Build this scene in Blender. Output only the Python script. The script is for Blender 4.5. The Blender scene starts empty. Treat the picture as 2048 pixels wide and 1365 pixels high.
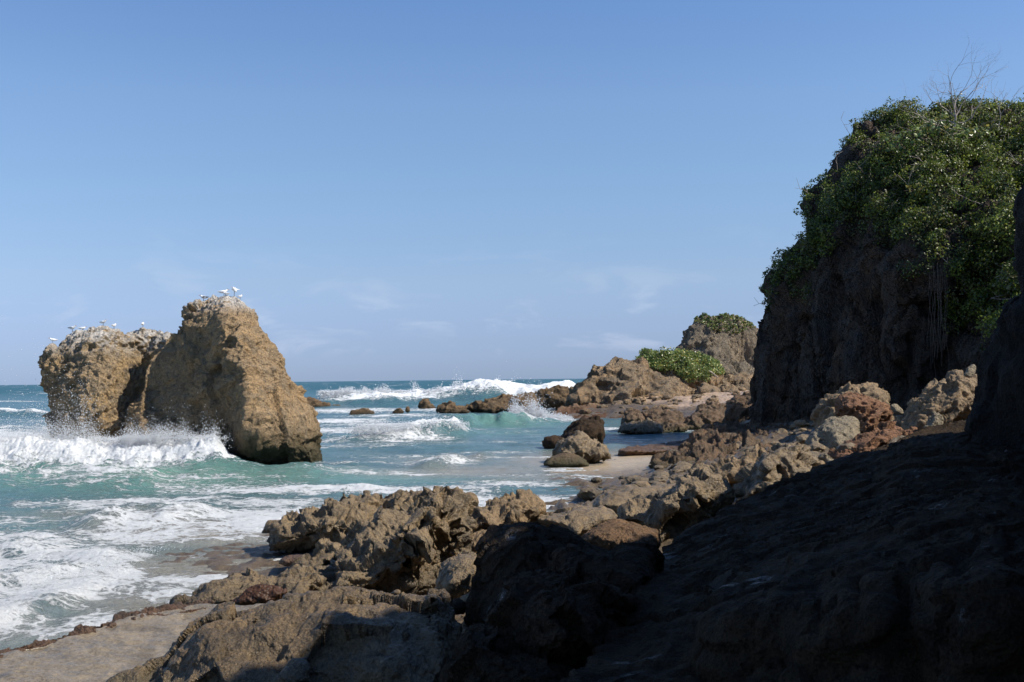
import bpy, math, random
import numpy as np
from mathutils import Vector, Matrix
from mathutils.geometry import delaunay_2d_cdt

# ------------------------------------------------------------ camera, sky, sun
SC = bpy.context.scene
COL = SC.collection
F = 1991.0; CX = 1024.0; CY = 682.5; CAMZ = 3.0
cam_data = bpy.data.cameras.new('camera')
cam_data.lens = 35.0; cam_data.sensor_width = 36.0
cam_data.clip_start = 0.1; cam_data.clip_end = 30000
cam = bpy.data.objects.new('camera', cam_data); COL.objects.link(cam)
CM = Matrix.Rotation(math.radians(90 + 2.19), 3, 'X') @ Matrix.Rotation(math.radians(-0.64), 3, 'Z')
cam.matrix_world = Matrix.Translation((0, 0, CAMZ)) @ CM.to_4x4()
SC.camera = cam

SUN_AZ = math.radians(104); SUN_EL = math.radians(45)
S = Vector((math.sin(SUN_AZ)*math.cos(SUN_EL), math.cos(SUN_AZ)*math.cos(SUN_EL), math.sin(SUN_EL)))
sun_d = bpy.data.lights.new('sun', 'SUN'); sun_d.energy = 5.0; sun_d.angle = math.radians(0.5)
sun_d.color = (1.0, 0.93, 0.82)
sun = bpy.data.objects.new('sun', sun_d); COL.objects.link(sun)
sun.rotation_euler = (-S).to_track_quat('-Z', 'Y').to_euler()
sun.location = (20, -10, 30)

world = bpy.data.worlds.new('World'); SC.world = world; world.use_nodes = True
wn = world.node_tree.nodes; wl = world.node_tree.links; wn.clear()
w_out = wn.new('ShaderNodeOutputWorld'); w_bg = wn.new('ShaderNodeBackground')
w_bg.inputs[1].default_value = 0.101
sky = wn.new('ShaderNodeTexSky'); sky.sky_type = 'NISHITA'; sky.sun_disc = False
sky.sun_elevation = SUN_EL; sky.sun_rotation = SUN_AZ
sky.altitude = 0; sky.air_density = 1.0; sky.dust_density = 0.0; sky.ozone_density = 2.0
# faint clouds and sea haze low over the horizon, by direction
tc = wn.new('ShaderNodeTexCoord'); sep = wn.new('ShaderNodeSeparateXYZ')
wl.new(tc.outputs['Generated'], sep.inputs[0])
ramp = wn.new('ShaderNodeValToRGB')
wl.new(sep.outputs['Z'], ramp.inputs[0])
ramp.color_ramp.elements[0].position = 0.0; ramp.color_ramp.elements[0].color = (0.26, 0.39, 0.84, 1)
ramp.color_ramp.elements[1].position = 0.45; ramp.color_ramp.elements[1].color = (0.80, 0.96, 1.18, 1)
for p_, c_ in ((0.04, (0.41, 0.485, 0.83, 1)), (0.10, (0.66, 0.68, 0.85, 1)), (0.18, (0.80, 0.86, 0.96, 1)), (0.27, (0.91, 0.98, 1.09, 1)), (0.36, (0.84, 0.98, 1.17, 1))):
    e_ = ramp.color_ramp.elements.new(p_); e_.color = c_
mul = wn.new('ShaderNodeMix'); mul.data_type = 'RGBA'; mul.blend_type = 'MULTIPLY'; mul.inputs[0].default_value = 1
wl.new(sky.outputs[0], mul.inputs[6]); wl.new(ramp.outputs[0], mul.inputs[7])
mp = wn.new('ShaderNodeMapping'); mp.inputs['Scale'].default_value = (7.0, 7.0, 22.0); mp.inputs['Location'].default_value = (1.3, 0.4, 0.9)
wl.new(tc.outputs['Generated'], mp.inputs[0])
cn = wn.new('ShaderNodeTexNoise'); cn.inputs['Scale'].default_value = 1.5; cn.inputs['Detail'].default_value = 8
cn.inputs['Roughness'].default_value = 0.55; cn.inputs['Distortion'].default_value = 0.4
wl.new(mp.outputs[0], cn.inputs['Vector'])
cr = wn.new('ShaderNodeMapRange'); cr.inputs[1].default_value = 0.51; cr.inputs[2].default_value = 0.72
cr.interpolation_type = 'SMOOTHSTEP'
wl.new(cn.outputs[0], cr.inputs[0])
band = wn.new('ShaderNodeValToRGB'); wl.new(sep.outputs['Z'], band.inputs[0])
be = band.color_ramp.elements
be[0].position = 0.02; be[0].color = (0, 0, 0, 1); be[1].position = 0.16; be[1].color = (0, 0, 0, 1)
for p_, v_ in ((0.03, .38), (0.065, .42), (0.105, .12)):
    e_ = be.new(p_); e_.color = (v_, v_, v_, 1)
cm_ = wn.new('ShaderNodeMath'); cm_.operation = 'MULTIPLY'
wl.new(cr.outputs[0], cm_.inputs[0]); wl.new(band.outputs[0], cm_.inputs[1])
mixc = wn.new('ShaderNodeMix'); mixc.data_type = 'RGBA'
wl.new(cm_.outputs[0], mixc.inputs[0]); wl.new(mul.outputs[2], mixc.inputs[6])
mixc.inputs[7].default_value = (4.9, 5.5, 6.7, 1)
wl.new(mixc.outputs[2], w_bg.inputs[0]); wl.new(w_bg.outputs[0], w_out.inputs[0])

SC.view_settings.view_transform = 'Standard'; SC.view_settings.look = 'None'
SC.view_settings.exposure = 0.42; SC.view_settings.gamma = 1.0
SC.view_settings.use_curve_mapping = False
SC.cycles.max_bounces = 6; SC.cycles.diffuse_bounces = 3; SC.cycles.glossy_bounces = 3
SC.cycles.transmission_bounces = 2; SC.cycles.transparent_max_bounces = 4
SC.cycles.caustics_reflective = False; SC.cycles.caustics_refractive = False

# ------------------------------------------------------------ projection helpers
CMn = np.array(CM)
def rays(px, py):
    px = np.asarray(px, float); py = np.asarray(py, float)
    d = np.stack([(px-CX)/F, -(py-CY)/F, -np.ones_like(px)], -1) @ CMn.T
    return d / d[..., 1:2]
def W(px, py, Y):
    return rays(px, py)*np.asarray(Y, float)[..., None] + np.array([0, 0, CAMZ])
def proj(P):
    q = (np.asarray(P, float) - np.array([0, 0, CAMZ])) @ CMn
    return CX + F*q[..., 0]/-q[..., 2], CY - F*q[..., 1]/-q[..., 2]

# ------------------------------------------------------------ noise
def _h(ix, iy, iz, seed):
    n = (ix.astype(np.uint32)*np.uint32(73856093)) ^ (iy.astype(np.uint32)*np.uint32(19349663)) ^ \
        (iz.astype(np.uint32)*np.uint32(83492791)) ^ np.uint32((seed*2654435761) & 0xffffffff)
    n = (n ^ (n >> np.uint32(13)))*np.uint32(1274126177)
    n = n ^ (n >> np.uint32(16)); n = n*np.uint32(2246822519); n = n ^ (n >> np.uint32(15))
    return n
def vnoise(p, seed=0):
    p = np.asarray(p, float); i = np.floor(p).astype(np.int64); f = (p-i).astype(np.float32)
    f = f*f*f*(f*(f*6-15)+10)
    i = i.astype(np.int64) & 0xffffffff
    r = 0
    for dx in (0, 1):
        wx = f[:, 0] if dx else 1-f[:, 0]
        for dy in (0, 1):
            wy = f[:, 1] if dy else 1-f[:, 1]
            for dz in (0, 1):
                wz = f[:, 2] if dz else 1-f[:, 2]
                v = _h(i[:, 0]+dx, i[:, 1]+dy, i[:, 2]+dz, seed).astype(np.float32)/2147483648.0 - 1.0
                r = r + v*wx*wy*wz
    return r
def fbm(p, oct=4, seed=0, gain=.5, ridged=False):
    a = 1.0; s = 0; t = 0
    for k in range(oct):
        n = vnoise(p, seed+k*17)
        if ridged: n = 1-2*np.abs(n)
        s = s + a*n; t += a; a *= gain; p = p*2.03+11.7
    return s/t
def worley(p, seed=0):
    i = np.floor(p).astype(np.int64); f = p-i; best = np.full(len(p), 9.0, np.float32)
    for dx in (-1, 0, 1):
        for dy in (-1, 0, 1):
            for dz in (-1, 0, 1):
                c = (i + np.array([dx, dy, dz])) & 0xffffffff
                h1 = _h(c[:, 0], c[:, 1], c[:, 2], seed); h2 = h1*np.uint32(747796405)+np.uint32(289133645)
                h3 = h2*np.uint32(747796405)+np.uint32(289133645)
                q = np.stack([(h1 >> np.uint32(8))/16777216., (h2 >> np.uint32(8))/16777216., (h3 >> np.uint32(8))/16777216.], 1)
                d = q + np.array([dx, dy, dz]) - f
                best = np.minimum(best, (d*d).sum(1))
    return np.sqrt(best)

def chips(P, cell, seed, tilt, step):
    """planar spalls: every cell of a 3-D cell pattern is cut by its own tilted plane"""
    p = P/cell; p = p + .12*np.stack([vnoise(p*2.3, seed+1), vnoise(p*2.3, seed+2), vnoise(p*2.3, seed+3)], 1)
    i = np.floor(p).astype(np.int64); f = p-i; best = np.full(len(p), 9.0, np.float32); out = np.zeros(len(p), np.float32)
    for dx in (-1, 0, 1):
        for dy in (-1, 0, 1):
            for dz in (-1, 0, 1):
                c = (i + np.array([dx, dy, dz])) & 0xffffffff
                h1 = _h(c[:, 0], c[:, 1], c[:, 2], seed); h2 = h1*np.uint32(747796405)+np.uint32(289133645)
                h3 = h2*np.uint32(747796405)+np.uint32(289133645)
                q = np.stack([(h1 >> np.uint32(8))/16777216., (h2 >> np.uint32(8))/16777216., (h3 >> np.uint32(8))/16777216.], 1)
                e = q + np.array([dx, dy, dz]) - f; d = (e*e).sum(1)
                h4 = h3*np.uint32(747796405)+np.uint32(289133645); h5 = h4*np.uint32(747796405)+np.uint32(289133645); h6 = h5*np.uint32(747796405)+np.uint32(289133645)
                u = np.stack([(h4 >> np.uint32(8))/8388608.-1, (h5 >> np.uint32(8))/8388608.-1, (h6 >> np.uint32(8))/8388608.-1], 1)
                v = (e*u).sum(1)*tilt*cell + ((h6 >> np.uint32(12)) & np.uint32(255))/127.5*step - step
                m = d < best; best = np.where(m, d, best); out = np.where(m, v, out)
    return out

# ------------------------------------------------------------ mesh helpers
def npmesh(name, V, Fc, smooth=True):
    me = bpy.data.meshes.new(name)
    V = np.asarray(V, np.float32); Fc = np.asarray(Fc, np.int32); k = Fc.shape[1]
    me.vertices.add(len(V)); me.vertices.foreach_set('co', V.ravel())
    me.loops.add(Fc.size); me.loops.foreach_set('vertex_index', Fc.ravel())
    me.polygons.add(len(Fc)); me.polygons.foreach_set('loop_start', np.arange(0, Fc.size, k, dtype=np.int32))
    me.polygons.foreach_set('loop_total', np.full(len(Fc), k, np.int32))
    me.polygons.foreach_set('use_smooth', np.full(len(Fc), smooth))
    me.update(calc_edges=True); me.validate()
    return me
def getv(me):
    a = np.empty(len(me.vertices)*3, np.float32); me.vertices.foreach_get('co', a); return a.reshape(-1, 3)
def getn(me):
    a = np.empty(len(me.vertices)*3, np.float32); me.vertex_normals.foreach_get('vector', a); return a.reshape(-1, 3)
def setv(me, V):
    me.vertices.foreach_set('co', np.asarray(V, np.float32).ravel()); me.update()
def link(name, me, mat, parent=None, loc=None):
    me.name = name
    o = bpy.data.objects.new(name, me); COL.objects.link(o)
    if mat is not None:
        for m in (mat if isinstance(mat, (list, tuple)) else [mat]): me.materials.append(m)
    if loc is not None: o.location = loc
    if parent is not None: o.parent = parent
    return o
def tag(o, label=None, cat=None, group=None, kind=None):
    if label: o['label'] = label
    if cat: o['category'] = cat
    if group: o['group'] = group
    if kind: o['kind'] = kind
    return o
def attr(me, name, vals):
    a = me.attributes.new(name, 'FLOAT', 'POINT'); a.data.foreach_set('value', np.asarray(vals, np.float32))

def remesh(V, T, voxel, smooth=3):
    me = npmesh('tmp', V, T, False)
    o = bpy.data.objects.new('tmp', me); COL.objects.link(o)
    m = o.modifiers.new('r', 'REMESH'); m.mode = 'VOXEL'; m.voxel_size = voxel; m.use_smooth_shade = True
    if smooth:
        s = o.modifiers.new('s', 'SMOOTH'); s.factor = 0.5; s.iterations = smooth
    dg = bpy.context.evaluated_depsgraph_get()
    out = bpy.data.meshes.new_from_object(o.evaluated_get(dg))
    bpy.data.objects.remove(o); bpy.data.meshes.remove(me)
    return out

def inside(P, poly):
    x, y = P[:, 0], P[:, 1]; r = np.zeros(len(P), bool); n = len(poly)
    for i in range(n):
        x1, y1 = poly[i]; x2, y2 = poly[(i+1) % n]
        c = ((y1 > y) != (y2 > y))
        with np.errstate(divide='ignore', invalid='ignore'):
            xi = (x2-x1)*(y-y1)/((y2-y1) if y2 != y1 else 1e-9)+x1
        r ^= c & (x < xi)
    return r
def segdist(P, poly, closed=True):
    d = np.full(len(P), 1e9); n = len(poly)
    for i in range(n if closed else n-1):
        a = np.array(poly[i][:2], float); b = np.array(poly[(i+1) % n][:2], float)
        ab = b-a; t = np.clip(((P-a)@ab)/max(ab@ab, 1e-9), 0, 1)
        q = P-(a+t[:, None]*ab); d = np.minimum(d, np.hypot(q[:, 0], q[:, 1]))
    return d
def rbf(X, v, Q, chunk=20000, eps=0.0):
    X = np.asarray(X, float); v = np.asarray(v, float); n = len(X)
    K = np.sqrt(((X[:, None]-X[None])**2).sum(2)+eps)
    A = np.zeros((n+3, n+3)); A[:n, :n] = K - np.eye(n)*1e-6
    Pm = np.c_[np.ones(n), X]; A[:n, n:] = Pm; A[n:, :n] = Pm.T
    c = np.linalg.lstsq(A, np.r_[v, 0, 0, 0], rcond=None)[0]
    out = np.empty(len(Q))
    for s in range(0, len(Q), chunk):
        q = Q[s:s+chunk]
        out[s:s+chunk] = np.sqrt(((q[:, None]-X[None])**2).sum(2)+eps)@c[:n] + np.c_[np.ones(len(q)), q]@c[n:]
    return out

def displace(me, style, size, seed, amp=1.0):
    """erode a rock surface: broad lumps, scalloped hollows and fine crust, each along the normal"""
    V = getv(me); N = getn(me); s = size
    off = np.array([seed*3.17, seed*1.73, seed*2.31])
    if style == 'slope':
        p = V+off; N0 = N.copy()
        d = .12*fbm(p*np.array([.55, .9, 1.2]), 3, seed)
        ang = .5; u = V[:, 0]*math.cos(ang)+V[:, 1]*math.sin(ang); w = -V[:, 0]*math.sin(ang)+V[:, 1]*math.cos(ang)
        w = w + .45*vnoise(p*.7, seed+3) + .12*vnoise(p*2.2, seed+4)
        q = np.stack([u*.8, w*2.2, V[:, 2]*2.5], 1)
        rg = 1-np.abs(fbm(q, 4, seed+5, gain=.55)); d += .055*(rg**4-.4)
        q2 = np.stack([u*.55, w*1.1, V[:, 2]], 1)
        d += chips(q2+3, .9, seed+3, .09, .012) + chips(q2*1.0, .22, seed+33, .24, .005)
        cr_ = np.abs(fbm(q*.45+9, 3, seed+44)); d -= .09*np.clip((.030-cr_)/.030, 0, 1)
        V = V+N0*d[:, None]*amp; setv(me, V); N = N0*.6+getn(me)*.4
        w1_ = worley(q*1.3, seed+6); d = -.03*np.clip(.5-w1_, 0, 1)*np.clip(.4+1.5*vnoise(p*.9, seed+7), 0, 1)
        rg = 1-np.abs(fbm(q*3.6, 4, seed+9)); d += .028*(rg**3-.5) + .013*fbm(p*16, 4, seed+10)
        setv(me, V+N*d[:, None]*amp); return
    if style == 'ledge':
        p = V+off; q = p*np.array([1.2, 2.2, 1])
        d = .035*fbm(q, 4, seed) + .018*fbm(q*4, 4, seed+3, ridged=True) - .03*np.clip((.34-worley(p*1.3, seed+4))/.15, 0, 1) + .006*fbm(p*14, 3, seed+5)
        setv(me, V+N*d[:, None]*amp); return
    if style == 'smooth':
        p = V+off
        d = .06*s*fbm(p/(s*.5), 3, seed) + chips(p, s*.34, seed+5, .13, .015*s)
        V = V+N*d[:, None]*amp; setv(me, V); N = getn(me)
        d = .020*s*fbm(p/(s*.11), 5, seed+2, gain=.6) + .016*s*(worley(p/(s*.10), seed)-.5) - .03*s*np.clip(.3-worley(p/(s*.16), seed+4), 0, 1)
        d += .004*s*fbm(p/(s*.025), 3, seed+9, ridged=True)
        setv(me, V+N*d[:, None]*amp); return
    if style == 'cliff':
        k = s/14.0 if s > 14 else 1.0
        p = V+off
        d = .9*fbm(p*np.array([.25, .25, .16]), 4, seed) + .30*fbm(p*np.array([.9, .9, .35]), 4, seed+4, ridged=True)
        pv = p*np.array([1, 1, .32]); d += chips(pv, 1.9, seed+3, .34, .10) + chips(pv, .75, seed+23, .30, .05)
        cr_ = np.abs(fbm(p*np.array([.35, .35, .10])+5, 3, seed+44)); d -= .55*np.clip((.05-cr_)/.05, 0, 1)
        V = V+N*d[:, None]*amp; setv(me, V); N = getn(me)
        d = .28*(worley(p*np.array([1.1, 1.1, .6]), seed)-.5) + .10*fbm(p*np.array([3.2, 3.2, 1.8]), 4, seed+6, ridged=True) + chips(p, .7, seed+13, .18, .04)
        setv(me, V+N*d[:, None]*amp); return
    k = {'karst': (.060, .050, .022, .006), 'rough': (.060, .034, .018, .006), 'stack': (.030, .019, .021, .009),
         'pitted': (.05, .02, .012, .004), 'crust': (.04, .02, .024, .010), 'facet': (.045, .016, .010, .004)}[style]
    f1 = {'karst': .34, 'rough': .42, 'stack': .30, 'pitted': .4, 'crust': .4, 'facet': .5}[style]
    ck = {'karst': .34, 'rough': .34, 'stack': .12, 'pitted': .10, 'crust': .08, 'facet': .42}[style]
    p = V+off
    p = p + .07*s*np.stack([vnoise(p/(s*.3), seed+31), vnoise(p/(s*.3), seed+32), vnoise(p/(s*.3), seed+33)], 1)
    N0 = N.copy()
    # broken planes, crests between them
    d = s*k[0]*fbm(p/(s*f1), 3, seed) + chips(p, s*.34, seed+21, ck, s*.012)
    rg = 1-np.abs(fbm(p/(s*.30), 2, seed+51)); d += s*k[1]*1.6*(rg**3-.45)
    V = V+N0*d[:, None]*amp; setv(me, V); N = N0*.6+getn(me)*.4; N /= np.linalg.norm(N, axis=1)[:, None]
    # solution hollows: cut inwards only, so the rims between them stay sharp
    w1 = worley(p/(s*.20), seed+1); m1 = np.clip(.5+1.2*vnoise(p/(s*.45), seed+60), .1, 1)
    d = -s*k[1]*1.5*np.clip(.62-w1, 0, 1)*m1
    w2 = worley(p/(s*.075), seed+2); m2 = np.clip(.5+1.3*vnoise(p/(s*.22), seed+61), .05, 1)
    d -= s*k[2]*1.9*np.clip(.60-w2, 0, 1)*m2
    rg = 1-np.abs(fbm(p/(s*.085), 3, seed+8)); d += s*k[2]*.9*(rg**4-.4)
    d += chips(p, s*.085, seed+22, ck*.8, s*.004)
    if style == 'pitted':
        w_ = worley(p/(s*.115), seed+7); d -= s*.075*np.clip((.46-w_)/.2, 0, 1)
    if style in ('stack', 'karst', 'rough'):
        w_ = worley(p/(s*.11), seed+7); m_ = np.clip(vnoise(p/(s*.25), seed+40)*2.2, 0, 1); d -= s*.045*np.clip((.42-w_)/.16, 0, 1)*m_
    V = V+N*d[:, None]*amp; setv(me, V); N = N*.5+getn(me)*.5; N /= np.linalg.norm(N, axis=1)[:, None]
    rg = 1-np.abs(fbm(p/(s*.030), 3, seed+12)); d = s*k[3]*1.5*(rg**3-.5) - s*k[3]*1.6*np.clip(.5-worley(p/(s*.026), seed+14), 0, 1)*np.clip(.5+vnoise(p/(s*.12), seed+15), 0, 1)
    setv(me, V+N*d[:, None]*amp)

SEED = [0]
BUILT = {}
def rock(name, label, cat, outline, Y, mat, style='karst', T=None, Tb=None, lean=.6, ctrl=(), voxel=None, amp=1.0,
         slab=None, smooth=3, group=None, kind=None, R=None, key=None, seed=None):
    """A solid rock: outline (px, py[, Y]) is its visible limb, T/Tb how far it bulges towards and away, ctrl local relief"""
    SEED[0] += 1; seed = seed or SEED[0]
    O = [tuple(p) for p in outline]
    ol = np.array([p[:2] for p in O], float)
    m_px = Y/F; h_px = ol[:, 1].max()-ol[:, 1].min(); w_px = ol[:, 0].max()-ol[:, 0].min()
    size = max(min(h_px*1.6, w_px), min(w_px*1.6, h_px))*m_px
    if T is None: T = .42*min(w_px, h_px*1.6)*m_px
    if Tb is None: Tb = T*1.1
    step = min(w_px, h_px)/11.0; step = max(step, max(w_px, h_px)/45)
    bpts = []
    for i in range(len(O)):
        a, b = O[i], O[(i+1) % len(O)]
        L = math.hypot(a[0]-b[0], a[1]-b[1]); n = max(1, int(round(L/step)))
        for k in range(n):
            t = k/n; bpts.append(tuple(a[j]*(1-t)+b[j]*t for j in range(len(a))))
    B = np.array(bpts, float)
    gx = np.arange(ol[:, 0].min(), ol[:, 0].max(), step); gy = np.arange(ol[:, 1].min(), ol[:, 1].max(), step)
    G = np.stack(np.meshgrid(gx, gy), -1).reshape(-1, 2)
    rs = np.random.RandomState(seed); G = G+rs.uniform(-.25, .25, G.shape)*step
    G = G[inside(G, ol)]; G = G[segdist(G, ol) > step*.45]
    P = np.vstack([B[:, :2], G]); nb = len(B)
    ybase = ol[:, 1].max()
    def mid(Q):
        if B.shape[1] == 3:
            Xc = B[:, :2]; v = B[:, 2]
            if slab is not None and len(ctrl):
                Xc = np.vstack([Xc, np.array([c[:2] for c in ctrl])]); v = np.r_[v, [c[2] for c in ctrl]]
            return rbf(Xc, v, Q)
        return Y + lean*(ybase-Q[:, 1])*m_px
    M = mid(P)
    if slab is None:
        d = segdist(P, ol)*m_px; d[:nb] = 0
        R_ = R or .30*min(w_px, h_px)*m_px*1.3
        pr = np.sqrt(np.clip(1-(1-np.clip(d/R_, 0, 1))**2, 0, 1))
        off = 0
        if len(ctrl):
            C = np.array(ctrl, float); Xc = np.vstack([C[:, :2], B[::3, :2]]); off = rbf(Xc, np.r_[C[:, 2], np.zeros(len(B[::3]))], P); off[:nb] = 0
        Yf = M - T*pr + off; Yb = M + Tb*pr
        Yf = np.minimum(Yf, Yb-.02*(pr > 0))
        Vf = W(P[:, 0], P[:, 1], Yf); Vb = W(P[nb:, 0], P[nb:, 1], Yb[nb:])
    else:
        Vf = W(P[:, 0], P[:, 1], M); Vb = Vf+np.array(slab)
    edges = [(i, (i+1) % nb) for i in range(nb)]
    res = delaunay_2d_cdt([Vector((float(a), float(b))) for a, b in P], edges, [], 1, 1e-4)
    vo, tri, orig = res[0], res[2], res[3]
    if len(vo) != len(P):   # map back
        idx = [o_[0] if o_ else 0 for o_ in orig]
    else: idx = [o_[0] for o_ in orig]
    tri = np.array([[idx[a] for a in t] for t in tri if len(t) == 3])
    if slab is None:
        bm_ = np.where(np.arange(len(P)) < nb, np.arange(len(P)), np.arange(len(P))+len(P)-nb)
        V = np.vstack([Vf, Vb]); TT = np.vstack([tri, bm_[tri][:, ::-1]])
    else:
        V = np.vstack([Vf, Vb]); n = len(P); side = []
        for i in range(nb):
            j = (i+1) % nb; side += [[i, j, j+n], [i, j+n, i+n]]
        TT = np.vstack([tri, tri[:, ::-1]+n, np.array(side)])
    vx = voxel or max(Y*.0012, size/210)
    me = remesh(V, TT, vx, smooth)
    displace(me, style, size if slab is None else min(size, 3.0), seed, amp)
    V = getv(me); base = np.array([V[:, 0].mean(), V[:, 1].mean(), V[:, 2].min()])
    if key: BUILT[key] = (V.copy(), getn(me).copy())
    setv(me, V-base)
    me.polygons.foreach_set('use_smooth', np.ones(len(me.polygons), bool))
    me.materials.clear()
    o = link(name, me, mat, loc=tuple(base))
    return tag(o, label, cat, group, kind)

# ------------------------------------------------------------ materials
class NT:
    def __init__(s, name):
        s.m = bpy.data.materials.new(name); s.m.use_nodes = True
        s.n = s.m.node_tree.nodes; s.l = s.m.node_tree.links
        s.b = s.n['Principled BSDF']
    def new(s, t, **k):
        x = s.n.new(t)
        for a, v in k.items(): setattr(x, a, v)
        return x
    def noise(s, vec, scale, detail=5, rough=.55, dist=0):
        x = s.new('ShaderNodeTexNoise'); x.inputs['Scale'].default_value = scale; x.inputs['Detail'].default_value = detail
        x.inputs['Roughness'].default_value = rough; x.inputs['Distortion'].default_value = dist
        if vec: s.l.new(vec, x.inputs['Vector'])
        return x.outputs[0]
    def vor(s, vec, scale, feat='F1'):
        x = s.new('ShaderNodeTexVoronoi'); x.feature = feat; x.inputs['Scale'].default_value = scale
        if vec: s.l.new(vec, x.inputs['Vector'])
        return x.outputs['Distance']
    def rng(s, v, a, b, c=0, d=1, smooth=True):
        x = s.new('ShaderNodeMapRange'); x.interpolation_type = 'SMOOTHSTEP' if smooth else 'LINEAR'
        for i, q in enumerate((a, b, c, d)): x.inputs[i+1].default_value = q
        s.l.new(v, x.inputs[0]); return x.outputs[0]
    def mix(s, f, a, b, mode='MIX'):
        x = s.new('ShaderNodeMix'); x.data_type = 'RGBA'; x.blend_type = mode
        for i, q in ((0, f), (6, a), (7, b)):
            if isinstance(q, (int, float)): x.inputs[i].default_value = q
            elif isinstance(q, tuple): x.inputs[i].default_value = (*q, 1) if len(q) == 3 else q
            else: s.l.new(q, x.inputs[i])
        return x.outputs[2]
    def math(s, op, a, b=0.0, c=None, clamp=False):
        x = s.new('ShaderNodeMath'); x.operation = op; x.use_clamp = clamp
        for i, q in enumerate((a, b) if c is None else (a, b, c)):
            if isinstance(q, (int, float)): x.inputs[i].default_value = q
            else: s.l.new(q, x.inputs[i])
        return x.outputs[0]
    def bump(s, h, strength, dist, prev=None):
        x = s.new('ShaderNodeBump'); x.inputs['Strength'].default_value = strength; x.inputs['Distance'].default_value = dist
        s.l.new(h, x.inputs['Height'])
        if prev: s.l.new(prev, x.inputs['Normal'])
        return x.outputs[0]
    def attr(s, name):
        x = s.new('ShaderNodeAttribute'); x.attribute_name = name; return x.outputs['Fac']

def rock_mat(name, a, b, c, d=(.05, .045, .04), sc=1.0, wet=0.0, band=None, guano=None, bd=.02, streak=False, sp=.3, glint=0.0):
    """a main, b warm patches, c grey crust, d dark lichen specks and pit centres; band=(z0,z1,col) tide stain; guano=z above which droppings whiten"""
    t = NT(name); tc = t.new('ShaderNodeTexCoord'); v = tc.outputs['Object']
    geo = t.new('ShaderNodeNewGeometry'); sepz = t.new('ShaderNodeSeparateXYZ'); t.l.new(geo.outputs['Position'], sepz.inputs[0])
    z = sepz.outputs['Z']
    if streak:
        mp = t.new('ShaderNodeMapping'); mp.inputs['Scale'].default_value = (1.3, 1.3, .22); t.l.new(v, mp.inputs[0]); vs = mp.outputs[0]
    else: vs = v
    n1 = t.noise(vs, .7*sc, 6, .6, .3); n2 = t.noise(vs, 2.3*sc, 7, .65, .6); n3 = t.noise(v, 9*sc, 6, .7); n4 = t.noise(v, 34*sc, 4, .7)
    col = t.mix(t.rng(n1, .40, .60), a, b)
    col = t.mix(t.rng(n2, .46, .62), col, c)
    col = t.mix(t.math('MULTIPLY', t.rng(n3, .48, .66), .85), col, d)
    col = t.mix(t.rng(n4, .40, .65, .0, .6), col, tuple(min(1, x*1.55) for x in a))
    n5 = t.noise(v, 95*sc, 3, .7); col = t.mix(t.rng(n5, .5, .62, 0, .45), col, d)
    n6 = t.noise(v, 1.5*sc, 9, .74, .4); col = t.mix(t.math('MULTIPLY', t.rng(n6, .50, .60), .42), col, tuple(x*.42 for x in c)); pit = t.vor(v, 26*sc)
    col = t.mix(t.rng(pit, .12, .30, .55, 0.0), col, d)  # pit centres darker, on the same cells as the bump
    if guano:
        g = t.rng(z, guano[0], guano[1]); gn = t.rng(t.noise(v, 1.4*sc, 9, .76, .8), .38, .54)
        nz = t.new('ShaderNodeSeparateXYZ'); t.l.new(geo.outputs['Normal'], nz.inputs[0])
        up = t.rng(nz.outputs['Z'], -.25, .45)
        col = t.mix(t.math('MULTIPLY', t.math('MULTIPLY', g, gn), up), col, (.68, .64, .58))
    rough_in = t.rng(n3, .3, .7, .95-wet*.75, .8-wet*.25)
    if band:
        zz = t.math('ADD', z, t.math('MULTIPLY', t.math('SUBTRACT', n2, .5), band[1]-band[0]))
        f = t.rng(zz, band[0], band[1], 1, 0)
        col = t.mix(f, col, band[2])
    t.l.new(col, t.b.inputs['Base Color'])
    spn = sp
    if glint:
        ms = t.new('ShaderNodeMapping'); ms.inputs['Scale'].default_value = (.5, 1.3, 1); ms.inputs['Rotation'].default_value = (0, 0, -.5); t.l.new(v, ms.inputs[0])
        g = t.rng(t.noise(ms.outputs[0], 1.6, 11, .74, .6), .59, .68, 0, glint); rough_in = t.math('SUBTRACT', rough_in, t.math('MULTIPLY', g, .62))
        t.l.new(t.math('ADD', t.math('MULTIPLY', g, .9), sp), t.b.inputs['Specular IOR Level'])
    else: t.b.inputs['Specular IOR Level'].default_value = sp
    t.l.new(rough_in, t.b.inputs['Roughness'])
    h = t.bump(n2, .8, bd*9/sc); h = t.bump(n3, 1.0, bd*5/sc, h); h = t.bump(n4, .9, bd*2.2/sc, h); h = t.bump(pit, .7, bd*1.6/sc, h)
    t.l.new(h, t.b.inputs['Normal'])
    return t.m

def plain(name, col, rough=.7, var=.25, sc=20, sp=.3):
    t = NT(name); tc = t.new('ShaderNodeTexCoord')
    n = t.noise(tc.outputs['Object'], sc, 4)
    c = t.mix(t.rng(n, .3, .7), tuple(x*(1-var) for x in col), tuple(min(1, x*(1+var)) for x in col))
    t.l.new(c, t.b.inputs['Base Color']); t.b.inputs['Roughness'].default_value = rough
    t.b.inputs['Specular IOR Level'].default_value = sp
    return t.m

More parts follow.
